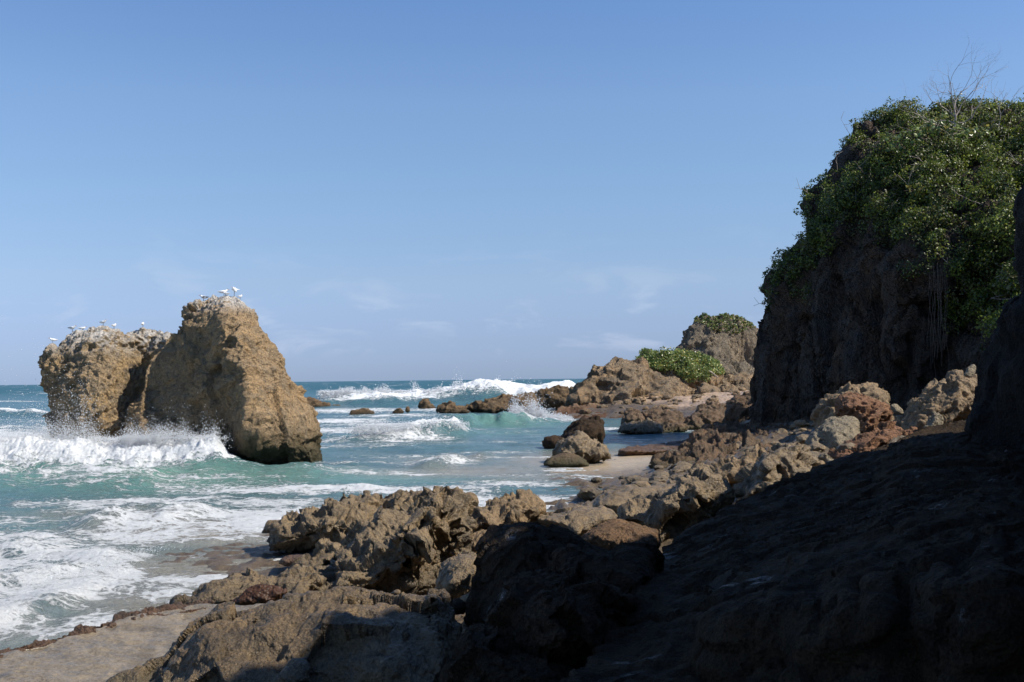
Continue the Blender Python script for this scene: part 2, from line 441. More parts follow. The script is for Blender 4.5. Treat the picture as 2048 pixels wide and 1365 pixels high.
M_stack = rock_mat('sandstone_stack', (.44, .31, .18), (.52, .34, .165), (.30, .235, .155), (.10, .073, .046), .9, 0, (.2, 1.7, (.075, .065, .035)), (5.6, 6.4), bd=.03)
M_stack2 = rock_mat('sandstone_stack_pale', (.41, .30, .18), (.54, .36, .165), (.28, .225, .155), (.10, .076, .05), .9, 0, (.2, 1.6, (.08, .065, .038)), (3.9, 5.2), bd=.03)
M_reef = rock_mat('reef_rock', (.16, .104, .062), (.23, .135, .075), (.10, .078, .052), (.026, .021, .015), 1.3, .35, (.0, .55, (.07, .065, .03)))
M_near = rock_mat('near_rock', (.21, .148, .078), (.29, .195, .095), (.13, .10, .062), (.032, .027, .02), 1.6, .8, (.1, .6, (.075, .055, .03)), bd=.012, sp=.5)
M_nearb = rock_mat('near_rock_warm', (.24, .165, .09), (.32, .21, .105), (.13, .10, .065), (.032, .026, .019), 1.6, .3, None, bd=.012, sp=.4)
M_wetshade = rock_mat('wet_shade_rock', (.050, .033, .019), (.066, .043, .023), (.036, .026, .017), (.011, .008, .006), 1.5, .15, None, bd=.020, sp=.12, glint=1.0)  # wet rock, base colour also lowered to deepen the foreground shade
M_wetshadeb = rock_mat('wet_shade_rock_brown', (.055, .036, .022), (.072, .044, .026), (.034, .025, .018), (.010, .008, .006), 1.5, .15, None, bd=.014, sp=.10, glint=.5)  # browner wet rock, shade of the dark boulders partly put into its colour
M_frontb = rock_mat('front_boulder', (.15, .102, .052), (.235, .155, .072), (.09, .068, .04), (.024, .019, .014), 1.5, .95, (.25, .5, (.09, .075, .045)), bd=.012, sp=.5)
M_red = rock_mat('red_rock', (.28, .145, .078), (.34, .19, .105), (.20, .115, .07), (.05, .028, .02), 1.4, .0)
M_redcoarse = rock_mat('coarse_brown_rock', (.18, .105, .055), (.26, .15, .07), (.12, .08, .045), (.04, .026, .017), 2.2, .3, None, bd=.02)
M_grey = rock_mat('grey_boulder', (.30, .25, .17), (.34, .27, .18), (.24, .21, .16), (.09, .075, .055), .9, .0)
M_cliff = rock_mat('cliff_rock', (.115, .086, .062), (.19, .120, .072), (.16, .14, .122), (.012, .011, .009), .40, 0, None, bd=.05, streak=True)
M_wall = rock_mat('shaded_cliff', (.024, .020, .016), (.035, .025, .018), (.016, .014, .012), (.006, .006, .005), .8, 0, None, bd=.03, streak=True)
M_head = rock_mat('headland_rock', (.40, .29, .18), (.56, .36, .19), (.25, .21, .16), (.10, .085, .065), .55, 0, (.1, .9, (.16, .095, .055)), bd=.05)
M_bluff = rock_mat('bluff_rock', (.33, .27, .19), (.42, .32, .21), (.20, .175, .14), (.09, .08, .068), .4, 0, None, bd=.06, streak=True)
M_plat = rock_mat('platform_rock', (.42, .29, .185), (.46, .31, .19), (.33, .235, .155), (.16, .11, .075), .5, .1, (.35, 1.15, (.17, .09, .05)), bd=.04)
M_algae = rock_mat('algae_rock', (.12, .075, .05), (.16, .085, .05), (.09, .065, .05), (.045, .03, .025), 1.4, .6, None, bd=.015)
M_farreef = rock_mat('far_reef', (.28, .19, .105), (.36, .22, .11), (.18, .135, .085), (.06, .048, .035), .5, .1, (.0, .5, (.08, .06, .035)), bd=.05)

def leaf_mat(name, col, tr=.35, rough=.45):
    t = NT(name); tc = t.new('ShaderNodeTexCoord')
    n = t.noise(tc.outputs['Object'], 1.3, 3); n2 = t.noise(tc.outputs['Object'], 11, 2)
    c = t.mix(t.rng(n, .35, .65), tuple(x*.7 for x in col), tuple(min(1, x*1.3) for x in col))
    c = t.mix(t.rng(n2, .4, .7, 0, .5), c, (col[0]*1.6, col[1]*1.25, col[2]*.8))
    t.l.new(c, t.b.inputs['Base Color']); t.b.inputs['Roughness'].default_value = rough
    tr_ = t.new('ShaderNodeBsdfTranslucent'); t.l.new(c, tr_.inputs[0])
    mx = t.new('ShaderNodeMixShader'); mx.inputs[0].default_value = tr
    t.l.new(t.b.outputs[0], mx.inputs[1]); t.l.new(tr_.outputs[0], mx.inputs[2])
    t.l.new(mx.outputs[0], t.n['Material Output'].inputs[0])
    return t.m
M_leaves = [leaf_mat('leaf_mid', (.10, .145, .02), .4), leaf_mat('leaf_dark', (.035, .062, .014), .2), leaf_mat('leaf_light', (.20, .25, .04), .4), leaf_mat('leaf_olive', (.10, .10, .04), .2)]
M_grape = [leaf_mat('grape_leaf', (.13, .19, .05), .3, .35), leaf_mat('grape_leaf_dark', (.07, .12, .03), .25, .35), leaf_mat('grape_leaf_yellow', (.34, .32, .09), .3, .4), leaf_mat('grape_leaf_pale', (.22, .27, .09), .3, .35)]
M_bark = plain('bleached_bark', (.34, .29, .25), .8)
M_barkd = plain('dark_bark', (.12, .095, .075), .85)
M_white = plain('white_feathers', (.80, .80, .78), .7, .05)
M_greyf = plain('grey_feathers', (.32, .33, .36), .7, .1)
M_black = plain('dark_plumage', (.04, .04, .045), .6)
M_bill = plain('orange_bill', (.65, .22, .05), .5)
M_leg = plain('dark_legs', (.05, .045, .04), .6)
def spray_mat():
    t = NT('spray_water'); t.b.inputs['Base Color'].default_value = (.88, .90, .92, 1); t.b.inputs['Roughness'].default_value = .35
    tr = t.new('ShaderNodeBsdfTranslucent'); tr.inputs[0].default_value = (.9, .93, .96, 1)
    mx = t.new('ShaderNodeMixShader'); mx.inputs[0].default_value = .5
    t.l.new(t.b.outputs[0], mx.inputs[1]); t.l.new(tr.outputs[0], mx.inputs[2]); t.l.new(mx.outputs[0], t.n['Material Output'].inputs[0])
    return t.m
M_spray = spray_mat()

# ------------------------------------------------------------ ground under rocks and water
def c2(L): return [(x/2.226+600, y/2.226+600) + tuple(r) for x, y, *r in L]
def c4(L): return [(x/2.738+1300, y/2.738+650) + tuple(r) for x, y, *r in L]
def c5(L): return [(x/2.926, y/2.926+900) + tuple(r) for x, y, *r in L]
def c6(L): return [(x/3.2117+500, y/3.2117+940) + tuple(r) for x, y, *r in L]
def c7(L): return [(x/2.935+880, y/2.935+900) + tuple(r) for x, y, *r in L]
def c1(L): return [(x/2.926, y/2.926+540) + tuple(r) for x, y, *r in L]

TER = [(-900, 9, -.6), (-400, 9, .05), (0, 9, .0), (400, 9, .1), (700, 8, .2), (1024, 7, .3), (1024, 4, .4), (400, 5, .3), (-400, 5, .1),
       (-400, 14, -.6), (0, 13, -.5), (150, 14, -.5), (250, 15.5, -.25), (300, 16.8, -.03), (400, 16.0, -.01), (520, 16.5, .0), (420, 18.5, -.03), (540, 19.5, .0), (330, 18.0, -.04), (90, 14.3, -.10), (200, 14.2, -.06),
       (300, 20.5, -.3), (150, 17, -.5), (100, 22, -.8), (500, 22, -.5), (700, 16, .0), (800, 13, .15), (600, 13, .1), (420, 13, -.02), (600, 24, -.7), (900, 22, -.35),
       (900, 18, -.2), (1000, 16, -.05), (950, 10, .15), (1040, 20, -.25), (1000, 23, -.35), (1050, 26.5, -.3),
       (1070, 24, -.16), (1120, 23.5, .05), (1200, 22, .16), (1180, 26.0, .05), (1120, 28, -.12), (1250, 27, .15), (1300, 30, .12), (1330, 33, .12), (1250, 31, .02),
       (1350, 24, .3), (1200, 18, .2), (1350, 15, .3),
       (1000, 36, -.22), (1100, 33, -.05), (1130, 37, -.06), (1220, 35, .02), (1300, 35, .05), (1330, 38, .04), (1250, 39, .0), (1200, 41, -.12), (1050, 40, -.35), (950, 32, -.3),
       (1220, 46, -.4), (1300, 50, -.4), (1400, 48, -.3), (1380, 42, .1), (1500, 47, .5),
       (1120, 70, -.8), (1120, 76, .1), (1150, 80, .4), (1200, 76, .15), (1300, 73, .1), (1400, 68, .2), (1480, 62, .4), (1300, 68, -.3), (1400, 62, -.2), (1250, 62, -.5),
       (1250, 82, 1.15), (1350, 80, 1.25), (1450, 80, 1.4), (1520, 75, 1.4), (1350, 74, .7), (1450, 72, .9), (1300, 95, 1.6), (1500, 100, 1.8), (1150, 92, .2), (1070, 95, .0), (1090, 85, -.6), (1200, 130, .5), (1350, 150, 2),
       (1000, 60, -1.2), (1000, 85, -1.2), (1000, 120, -1.5), (600, 60, -2), (600, 120, -2.5), (0, 120, -3), (0, 60, -2), (0, 35, -1.5), (-900, 60, -2), (-900, 30, -1.5), (400, 33, -1.2), (800, 45, -1.1), (-900, 15, -1), (-900,150,-3),
       (1560, 60, 1.2), (1500, 50, .8), (1560, 42, .9), (1640, 42, 1.1), (1700, 32, 1.2), (1500, 34, .6), (1900, 28, 1.7), (2100, 28, 2.0), (2400, 30, 2.5),
       (1450, 29, .5), (1500, 22, .55), (1650, 24, .9), (1300, 18, .25), (1500, 10, .6), (1900, 8, 1.0), (1500, 4, 1.0), (2100, 16, 1.5), (2600, 10, 2), (2600, 40, 3), (2600, 100, 3), (1900, 100, 2), (2600,4,1.5), (1900, 160, 3), (1100,175,-1), (1500,175,2)]
TX = np.array([((px-CX)/F*14, math.log(Y)*6) for px, Y, z in TER]); TV = np.array([z for *_, z in TER])
def terrain_z(x, y):
    shp = np.shape(x); x = np.ravel(x); y = np.ravel(y)
    z = rbf(TX, TV, np.stack([x/y*14, np.log(y)*6], 1), 8000)
    return z.reshape(shp)

def polar_mesh(name, ys, us, zfun):
    Y, U = np.meshgrid(ys, us, indexing='ij'); X = U*Y
    Z = zfun(X, Y)
    V = np.stack([X, Y, Z], -1).reshape(-1, 3); nr, nc = Y.shape
    i = np.arange(nr*nc).reshape(nr, nc)
    Fc = np.stack([i[:-1, :-1], i[:-1, 1:], i[1:, 1:], i[1:, :-1]], -1).reshape(-1, 4)
    return npmesh(name, V, Fc), X, Y, Z

def tz(X, Y):
    z = terrain_z(X, Y); P = np.stack([X.ravel(), Y.ravel(), np.zeros(X.size)], 1)
    n = fbm(P*np.array([1.1, .8, 1]), 5, 71).reshape(X.shape); r = fbm(P*np.array([2.2, 3.4, 1]), 4, 73, ridged=True).reshape(X.shape)
    w = 1-worley(P*np.array([1.5, 2.2, 1]), 5).reshape(X.shape)
    px = X/Y*F+CX
    sandy = np.exp(-(((px-1190)/170)**2+((Y-36.5)/4.6)**2)**1.6)
    a = 1-sandy*.93
    alg = np.exp(-(((px-420)/170)**2+((Y-17.3)/2.6)**2)**1.5)
    z = z + alg*(.05*fbm(P*np.array([1.5, 5, 1]), 4, 88, ridged=True).reshape(X.shape)-.01)
    relief = 1+3.2*np.clip(1-np.abs(np.log(Y/24))*2.5, 0, 1)*np.clip((px-1060)/60, 0, 1)
    rough = np.clip((px-1290)/80, 0, 1)*np.clip((60-Y)/10, 0, 1)*np.clip((Y-14)/6, 0, 1)
    rg = 1-np.abs(fbm(P*np.array([.9, 1.1, 1]), 4, 81)).reshape(X.shape); w3 = worley(P*np.array([2.2, 2.6, 1]), 83).reshape(X.shape)
    z = z + rough*(.26*(rg**4-.4) - .16*np.clip(.55-w3, 0, 1) + .10*chips(P, .7, 85, .5, .15).reshape(X.shape))
    tr = np.clip((Y-58)/8, 0, 1)*np.clip((px-1100)/40, 0, 1); zt = z+.16*fbm(P*np.array([.35, .5, 1]), 4, 87).reshape(X.shape); st = .28
    zs = st*(np.floor(zt/st)+np.clip((zt/st-np.floor(zt/st))*3.2-1.1, 0, 1)); z = z*(1-tr)+(zs+.05*n+.16*chips(P, 1.7, 91, .35, .12).reshape(X.shape)+.06*fbm(P*np.array([1.2, 1.6, 1]), 4, 92, ridged=True).reshape(X.shape))*tr
    return z + a*relief*(.05*n + .055*r - .05*w) + a*.02*fbm(P*np.array([9., 14., 1]), 3, 77, ridged=True).reshape(X.shape)*np.clip((40-Y)/20, 0, 1)
ter, X, Y, Z = polar_mesh('ground', np.exp(np.linspace(math.log(2.5), math.log(185), 560)), np.linspace(-.80, .85, 620), tz)
px = X/Y*F+CX
sand = np.exp(-(((px-1190)/190)**2+((Y-36.5)/5.0)**2)**1.6)
plat = np.clip((Y-66)/8, 0, 1)*np.clip((Z-.75+.25*vnoise(np.stack([X.ravel()*.4, Y.ravel()*.4, X.ravel()*0], 1)).reshape(X.shape))/.25, 0, 1)
attr(ter, 'sand', sand.ravel()); attr(ter, 'plat', plat.ravel())
t = NT('shore_ground'); tcn = t.new('ShaderNodeTexCoord'); v = tcn.outputs['Object']
n1 = t.noise(v, 1.2, 6, .6); n2 = t.noise(v, 6, 7, .7); n3 = t.noise(v, 30, 5, .7)
colr = t.mix(t.rng(n1, .35, .65), (.115, .080, .045), (.12, .09, .055))
colr = t.mix(t.rng(n2, .45, .7), colr, (.045, .032, .022))
colp = t.mix(t.rng(n1, .4, .65), (.50, .35, .225), (.42, .30, .19)); colp = t.mix(t.rng(n2, .46, .62), colp, (.20, .135, .085)); colp = t.mix(t.rng(n3, .5, .65, 0, .6), colp, (.12, .085, .06))
colr = t.mix(t.attr('plat'), colr, colp)
cols = t.mix(t.rng(n1, .3, .7), (.40, .31, .20), (.34, .265, .17))
col = t.mix(t.attr('sand'), colr, cols)
t.l.new(col, t.b.inputs['Base Color'])
t.l.new(t.rng(n3, .35, .65, .18, .7), t.b.inputs['Roughness'])
inv = t.math('SUBTRACT', 1.0, t.attr('sand'))
h = t.bump(t.math('MULTIPLY', n2, inv), .8, .06); h = t.bump(t.math('MULTIPLY', n3, inv), .6, .02, h); t.l.new(h, t.b.inputs['Normal'])
tag(link('ground', ter, t.m), 'dark wet rock and sand shore', None, None, 'structure')

GX, GY, GZ = X.ravel(), Y.ravel(), getv(ter)[:, 2]
def ico():
    p = (1+5**.5)/2; V = np.array([[-1, p, 0], [1, p, 0], [-1, -p, 0], [1, -p, 0], [0, -1, p], [0, 1, p], [0, -1, -p], [0, 1, -p], [p, 0, -1], [p, 0, 1], [-p, 0, -1], [-p, 0, 1]], float)
    T = [[0, 11, 5], [0, 5, 1], [0, 1, 7], [0, 7, 10], [0, 10, 11], [1, 5, 9], [5, 11, 4], [11, 10, 2], [10, 7, 6], [7, 1, 8], [3, 9, 4], [3, 4, 2], [3, 2, 6], [3, 6, 8], [3, 8, 9], [4, 9, 5], [2, 4, 11], [6, 2, 10], [8, 6, 7], [9, 8, 1]]
    V = list(map(tuple, V/np.linalg.norm(V[0]))); c = {}; out = []
    def mid(a, b):
        k = (min(a, b), max(a, b))
        if k not in c:
            m = (np.array(V[a])+np.array(V[b]))/2; V.append(tuple(m/np.linalg.norm(m))); c[k] = len(V)-1
        return c[k]
    for a, b, d in T:
        x, y, z = mid(a, b), mid(b, d), mid(d, a); out += [[a, x, z], [b, y, x], [d, z, y], [x, y, z]]
    return np.array(V), np.array(out)
def rubble(name, label, boxes, n, smin, smax, mat, seed):
    rs = np.random.RandomState(seed); IV, IT = ico(); VV = []; TT = []; gx = GX/GY*F+CX; k = 0
    for (x0, x1, y0, y1, w) in boxes:
        sel = np.flatnonzero((gx > x0) & (gx < x1) & (GY > y0) & (GY < y1) & (GZ > .04))
        if not len(sel): continue
        pr = GY[sel]**2*(.15+np.clip(vnoise(np.stack([GX[sel]*.6, GY[sel]*.4, 0*GX[sel]], 1), seed), 0, 1)); pr /= pr.sum()
        for i in rs.choice(sel, int(n*w), p=pr):
            r = smin+(smax-smin)*rs.rand()**4; q = IV*(1+.35*vnoise(IV*1.4+rs.rand()*90, 3)[:, None])
            a = np.round(q*2.2)/2.2; q = q*.6+a*.4                   # knocked off corners
            M = np.linalg.qr(rs.normal(size=(3, 3)))[0]; q = (q@M)*np.array([1, .8, .6])*r
            VV.append(q+np.array([GX[i]+rs.normal(0, .1), GY[i]+rs.normal(0, .1), GZ[i]+r*.2])); TT.append(IT+k); k += len(IV)
    V = np.vstack(VV); base = V.mean(0); me = npmesh(name, V-base, np.vstack(TT), False)
    tag(link(name, me, mat, loc=tuple(base)), label, 'stones', None, 'stuff')
rubble('loose_stones', 'loose stones and rubble lying between the boulders and the cliff', [(1300, 1800, 22, 58, .75), (1180, 1420, 17, 30, .25)], 1500, .03, .30, M_near, 61)
rubble('loose_stones', 'broken stones strewn over the pale platform below the headland', [(1150, 1520, 74, 92, 1)], 500, .06, .5, M_head, 62)
rubble('loose_stones', 'small stones in the dark gaps between the foreground boulders', [(860, 1010, 7, 14, 1)], 250, .02, .10, M_nearb, 63)

# ------------------------------------------------------------ the sea
WAVES = [  # crest (px, Y, height), front width, back width, foam strength, lumpiness
    ([(-500, 37.6, .8), (0, 37.0, .85), (120, 36.8, .95), (240, 36.6, .7), (330, 36.0, .8), (400, 35.7, .95), (430, 35.7, 1.0), (455, 35.6, .4), (520, 35.6, .0)], 2.3, 3.4, 1.0, .26),
    ([(560, 119, .0), (640, 119, .8), (740, 120, 1.3), (850, 122, 1.7), (930, 123, 2.6), (990, 123, 2.6), (1060, 123, 1.8), (1130, 123, 2.3), (1180, 124, 1.2), (1260, 125, .0)], 6, 8, 1.0, .5),
    ([(590, 48.5, .0), (700, 49, .25), (780, 50, .5), (850, 51.5, .9), (905, 52.5, .95), (935, 53, .3), (980, 54, .0)], 1.6, 3.2, .95, .22),
    ([(800, 66, .0), (920, 67, .6), (1000, 68, .95), (1060, 69, .8), (1130, 70, .0)], 2.4, 5.0, .0, .1),
    ([(820, 35.5, .0), (880, 36, .3), (950, 38, .3), (1010, 40, .0)], .9, 1.5, .62, .10),
    ([(480, 27.8, .0), (620, 27.2, .14), (800, 27.0, .16), (1000, 27.2, .10), (1100, 27.4, .0)], .5, 1.6, .66, .07),
    ([(-400, 27, .35), (0, 29, .35), (300, 31, .3), (620, 33, .2), (800, 34, .0)], 2.5, 2.5, .0, .04),
    ([(120, 20.3, .0), (230, 21.2, .30), (320, 21.8, .36), (400, 22.5, .2), (480, 23, .0)], 1.0, 1.6, .45, .08),
    ([(-400, 18.5, .2), (0, 17.9, .18), (120, 17.4, .2), (220, 16.8, .16), (290, 16.4, .0)], .6, 1.4, .55, .08),
    ([(-400, 15.6, .12), (0, 15.2, .14), (180, 15.8, .14), (290, 16.3, .0)], .5, .9, .5, .07),
    ([(-400, 12.6, .12), (0, 12.8, .12), (130, 13.6, .12), (230, 14.6, .0)], .4, .8, .5, .06),
    ([(-500, 100, .7), (0, 98, .7), (80, 96, .4), (130, 95, .0)], 4, 5, .9, .25),
    ([(300, 18.3, .0), (420, 18.7, .08), (540, 19.3, .0)], .2, .4, .8, .04),
    ([(1160, 41.5, .0), (1260, 43, .10), (1400, 45, .06)], .5, .7, .4, .03),
    ([(620, 36, .0), (700, 36.3, .12), (840, 37, .0)], .5, .8, .7, .04),
]
def wave_field(X, Y, px):
    h = np.zeros(X.shape); foam = np.zeros(X.shape); lump = np.zeros(X.shape)
    for pts, wf, wb, fs, lm in WAVES:
        p = np.array(pts, float)
        X_ = np.stack([X.ravel()*.35, Y.ravel()*.2+p[0, 1], 0*X.ravel()], 1); wob = (min(1.3*wf, 1.6)*fbm(X_, 4, 300, gain=.6)).reshape(X.shape)*(1 if wf < 3 else .6)
        brk = np.clip(.75+1.1*fbm(X_*1.9+7, 3, 310), .15, 1.3).reshape(X.shape)
        yc = np.interp(px, p[:, 0], p[:, 1])+wob; hh = np.interp(px, p[:, 0], p[:, 2], left=p[0, 2], right=0)
        d = Y-yc
        prof = np.where(d < 0, np.exp(-(np.abs(d)/wf)**2.2*1.2), np.exp(-(np.abs(d)/wb)**1.6*1.2))
        h += hh*prof*(brk if fs < .9 else 1)
        env = np.clip(hh/(p[:, 2].max()*.5), 0, 1)*(np.clip(brk, 0, 1) if fs < .9 else 1)
        ff = np.where(d < 0, np.clip(1.5-(-d/wf)*.75, 0, 1) if wf == 2.3 else np.clip(1.25-(-d/wf)*.95, 0, 1), np.clip(1.2-d/(wb*2.2), 0, 1))
        foam = np.maximum(foam, fs*env*ff); lump = np.maximum(lump, lm*env*ff)
    return h, foam, lump
# foam cover elsewhere: (px, Y, rx, rlogY, value)
FOAM = [(-100, 13.0, 300, .12, .97), (90, 14.6, 230, .14, .96), (-150, 16.6, 380, .16, .93), (40, 17.6, 240, .07, .93), (200, 17.0, 110, .10, .93), (240, 15.6, 70, .07, .95), (60, 19.5, 260, .07, .84), (-100, 22.0, 260, .07, .72), (300, 20.3, 180, .12, .88),
        (560, 21.5, 260, .15, .92), (800, 22.5, 260, .14, .84), (950, 25, 220, .06, .84), (300, 25.0, 360, .06, .84), (700, 27.2, 420, .035, .84), (560, 24.5, 200, .06, .78), (200, 24, 200, .05, .66),
        (400, 15.0, 200, .05, .80), (430, 19.3, 150, .018, .85), (420, 17.6, 150, .03, .55), (520, 15.0, 140, .05, .84), (330, 14.2, 130, .06, .86), (640, 17.5, 120, .08, .84), (220, 12.8, 160, .06, .86), (120, 12.0, 140, .04, .72),
        (1000, 20, 120, .12, .85), (980, 23, 120, .08, .8), (200, 33.5, 500, .05, .70), (300, 30, 500, .10, .56), (700, 33, 200, .05, .5),
        (1080, 20.5, 60, .12, .75), (1080, 24, 90, .05, .8), (1020, 29, 150, .05, .74), (1060, 31.5, 200, .03, .68), (880, 36.5, 110, .05, .74), (1130, 33, 110, .03, .86), (1250, 33.0, 80, .025, .75), (1350, 33.5, 80, .02, .6), (1180, 31, 120, .04, .7),
        (-100, 42, 320, .12, .97), (120, 45, 200, .2, .90), (0, 60, 200, .25, .80), (60, 85, 120, .1, .55), (200, 39, 300, .10, .95),
        (620, 37.8, 110, .03, .66), (560, 36.6, 80, .02, .6), (700, 60, 180, .10, .80), (650, 75, 160, .08, .78), (760, 68, 180, .06, .74), (850, 60, 200, .06, .66), (680, 50, 120, .06, .78), (800, 50, 120, .06, .74), (700, 45, 240, .03, .62),
        (800, 85, 150, .08, .62), (700, 100, 180, .1, .78), (900, 100, 160, .09, .72), (1040, 73, 100, .10, .90), (1110, 72, 50, .05, .8), (1150, 62, 60, .04, .45), (1000, 57, 120, .04, .5), (1230, 58, 100, .03, .7), (1350, 55, 90, .02, .75), (1120, 46, 90, .02, .65), (1000, 42, 160, .03, .62), (1060, 38.5, 160, .02, .66), (900, 47, 200, .04, .5), (800, 40, 200, .04, .5),
        (900, 32, 200, .02, .6), (1380, 31, 60, .04, .55), (1300, 26.5, 90, .06, .8), (1180, 25.5, 80, .03, .75), (1240, 24, 60, .03, .7), (1390, 70, 30, .04, .6), (1500, 16, 60, .1, .5),
        (910, 11.5, 12, .06, .6)]
def blobs(L, px, ly):
    r = np.zeros(px.shape)
    for x, y, rx, ry, v in L:
        e = ((px-x)/rx)**2+((ly-math.log(y))/ry)**2
        r = np.maximum(r, v*np.exp(-e**1.3*.7))
    return r
GREEN = [(-100, 31, 500, .13, 1.0), (300, 30.5, 350, .12, 1.0), (650, 31, 260, .09, .85), (850, 30, 140, .05, .5), (1020, 66, 120, .08, .7), (900, 56, 200, .05, .5), (0, 22, 200, .1, .3), (1150, 123, 60, .04, .8)]
BROWN = [(1190, 36.5, 170, .13, .95), (950, 33, 180, .06, .65), (1100, 31, 150, .05, .5), (420, 20, 220, .10, .75), (600, 20, 160, .12, .6), (900, 22, 200, .10, .40), (430, 16, 240, .12, .65), (330, 13.5, 200, .10, .6), (900, 38, 90, .04, .5), (100, 12, 250, .08, .4), (1100, 22, 90, .1, .5), (200, 23, 160, .04, .35)]
def seaz(X, Y):
    global seafoam, seagreen, seabrown
    px = X/Y*F+CX; ly = np.log(Y)
    P = np.stack([X.ravel(), Y.ravel(), np.zeros(X.size)], 1)
    near = np.clip((60-Y)/40, 0, 1)
    sw = fbm(P*np.array([.10, .22, 1]), 3, 201).reshape(X.shape); ch = fbm(P*np.array([.7, 1.3, 1]), 4, 203).reshape(X.shape)
    fi = fbm(P*np.array([2.6, 4.2, 1]), 4, 205).reshape(X.shape)
    wh, wf, lump = wave_field(X, Y, px)
    amp = np.clip((Y-12)/30, .15, 1)
    h = .16*amp*sw + .075*np.clip(amp*1.2, .25, 1)*ch + .035*near*fi + wh
    fm = np.maximum(blobs(FOAM, px, ly), wf)
    l1 = fbm(P*np.array([1.4, 1.6, 1]), 5, 207).reshape(X.shape); l2 = 1-worley(P*np.array([2.4, 2.4, 1])+l1.ravel()[:, None]*.6, 9).reshape(X.shape)
    sc = np.clip(Y/30, .6, 3.0)
    lf = fbm(P*np.array([.5, .55, 1]), 5, 209).reshape(X.shape)
    l3 = fbm(P*np.array([4.5, 5, 1]), 4, 221, gain=.6).reshape(X.shape)
    h += lump*(np.where(Y > 60, lf*1.6, l1*1.1)) + lump*.35*l2 + np.where(Y < 60, 1, 0)*lump*.75*np.abs(l3) + .03*np.clip(fm-.4, 0, 1)*l2*near
    # open sea whitecaps
    q = P*np.array([.055, .12, 1]); wc = fbm(q, 4, 211).reshape(X.shape)
    big = np.clip((Y-130)/40, 0, 1)*np.clip((wc-.30)/.22, 0, 1)
    fm = np.maximum(fm, big*.75)
    mod = fbm(P*np.array([.22, .5, 1]), 4, 215).reshape(X.shape)
    fm = np.clip(np.where(fm > .85, fm, fm + .26*mod*np.clip(fm*3, 0, 1)), 0, 1.2)
    seafoam, seagreen, seabrown = fm, blobs(GREEN, px, ly), blobs(BROWN, px, ly)
    calm = np.clip(1-blobs([(1190, 36.5, 150, .10, 1.0)], px, ly)*.8, 0, 1)
    return h*calm
ys = np.r_[np.exp(np.linspace(math.log(8.5), math.log(140), 1000)), np.exp(np.linspace(math.log(141), math.log(9000), 160))]
sea, X, Y, Z = polar_mesh('sea', ys, np.r_[np.linspace(-1.6, -.66, 40), np.linspace(-.65, .30, 760), np.linspace(.31, 1.6, 40)], seaz)
attr(sea, 'foam', seafoam.ravel()); attr(sea, 'green', seagreen.ravel()); attr(sea, 'brown', seabrown.ravel())
far = np.clip((np.log(Y)-math.log(60))/(math.log(400)-math.log(60)), 0, 1); attr(sea, 'far', far.ravel())
SEA = (X, Y, Z)
t = NT('sea_water'); tcn = t.new('ShaderNodeTexCoord'); v = tcn.outputs['Object']
mp = t.new('ShaderNodeMapping'); mp.inputs['Scale'].default_value = (.55, 1.1, .6); t.l.new(v, mp.inputs[0]); vs = mp.outputs[0]
col = t.mix(t.attr('far'), (.085, .165, .180), (.006, .070, .088))
lowf = t.noise(vs, .35, 4)
col = t.mix(t.rng(lowf, .4, .65, 0, .6), col, (.055, .11, .135))
col = t.mix(t.attr('green'), col, (.12, .25, .205))
col = t.mix(t.attr('brown'), col, (.36, .30, .225))
fa = t.attr('foam')
mq = t.new('ShaderNodeMapping'); mq.inputs['Scale'].default_value = (.75, 1.0, 1.0); t.l.new(v, mq.inputs[0])
dist = t.new('ShaderNodeVectorMath'); dist.operation = 'MULTIPLY_ADD'
ncol = t.new('ShaderNodeTexNoise'); ncol.inputs['Scale'].default_value = .9; ncol.inputs['Detail'].default_value = 6; t.l.new(mq.outputs[0], ncol.inputs['Vector'])
t.l.new(ncol.outputs['Color'], dist.inputs[0]); dist.inputs[1].default_value = (1.6, 1.6, 1.6); t.l.new(mq.outputs[0], dist.inputs[2])
w1 = t.noise(dist.outputs[0], 1.4, 12, .70, .5)
lace = t.vor(dist.outputs[0], 2.3, 'DISTANCE_TO_EDGE'); lace2 = t.vor(dist.outputs[0], 7.0, 'DISTANCE_TO_EDGE')
lace = t.rng(lace, 0, .16, 1, 0, False); lace2 = t.rng(lace2, 0, .24, 1, 0, False)
fine = t.noise(v, 17, 6, .8)
pat = t.math('ADD', t.math('MULTIPLY', w1, 1.10), t.math('ADD', t.math('MULTIPLY', lace, .17), t.math('ADD', t.math('MULTIPLY', lace2, .13), t.math('MULTIPLY', fine, .40))))
thr = t.math('SUBTRACT', 1.345, t.math('MULTIPLY', fa, .75))
fo = t.math('SUBTRACT', pat, thr)
fo = t.rng(fo, -.06, .13)
fo = t.math('MULTIPLY', fo, t.rng(fa, .06, .3))
thin = t.math('MULTIPLY', t.rng(fa, .45, .9, 0, .42), t.rng(w1, .35, .6))   # milky water between the streaks
solid = t.math('MULTIPLY', t.rng(fa, .93, 1.0), t.rng(w1, .28, .42, .85, 1))
fo = t.math('MAXIMUM', t.math('MAXIMUM', fo, thin), solid)
fcol = t.mix(fine, (.66, .70, .72), (.84, .85, .85))
col = t.mix(fo, col, fcol)
t.l.new(col, t.b.inputs['Base Color'])
t.l.new(t.math('ADD', t.rng(fo, 0, .8, .12, .85), t.math('MULTIPLY', t.attr('far'), .25)), t.b.inputs['Roughness'])
t.b.inputs['IOR'].default_value = 1.33
t.l.new(t.math('MULTIPLY', t.rng(fo, 0, .7, .5, .12), t.rng(t.attr('far'), 0, 1, 1, .35)), t.b.inputs['Specular IOR Level'])
rip = t.noise(vs, 2.2, 8, .68, .5); rip2 = t.noise(v, 9, 6, .7)
farinv = t.rng(t.attr('far'), 0, 1, 1, .2)
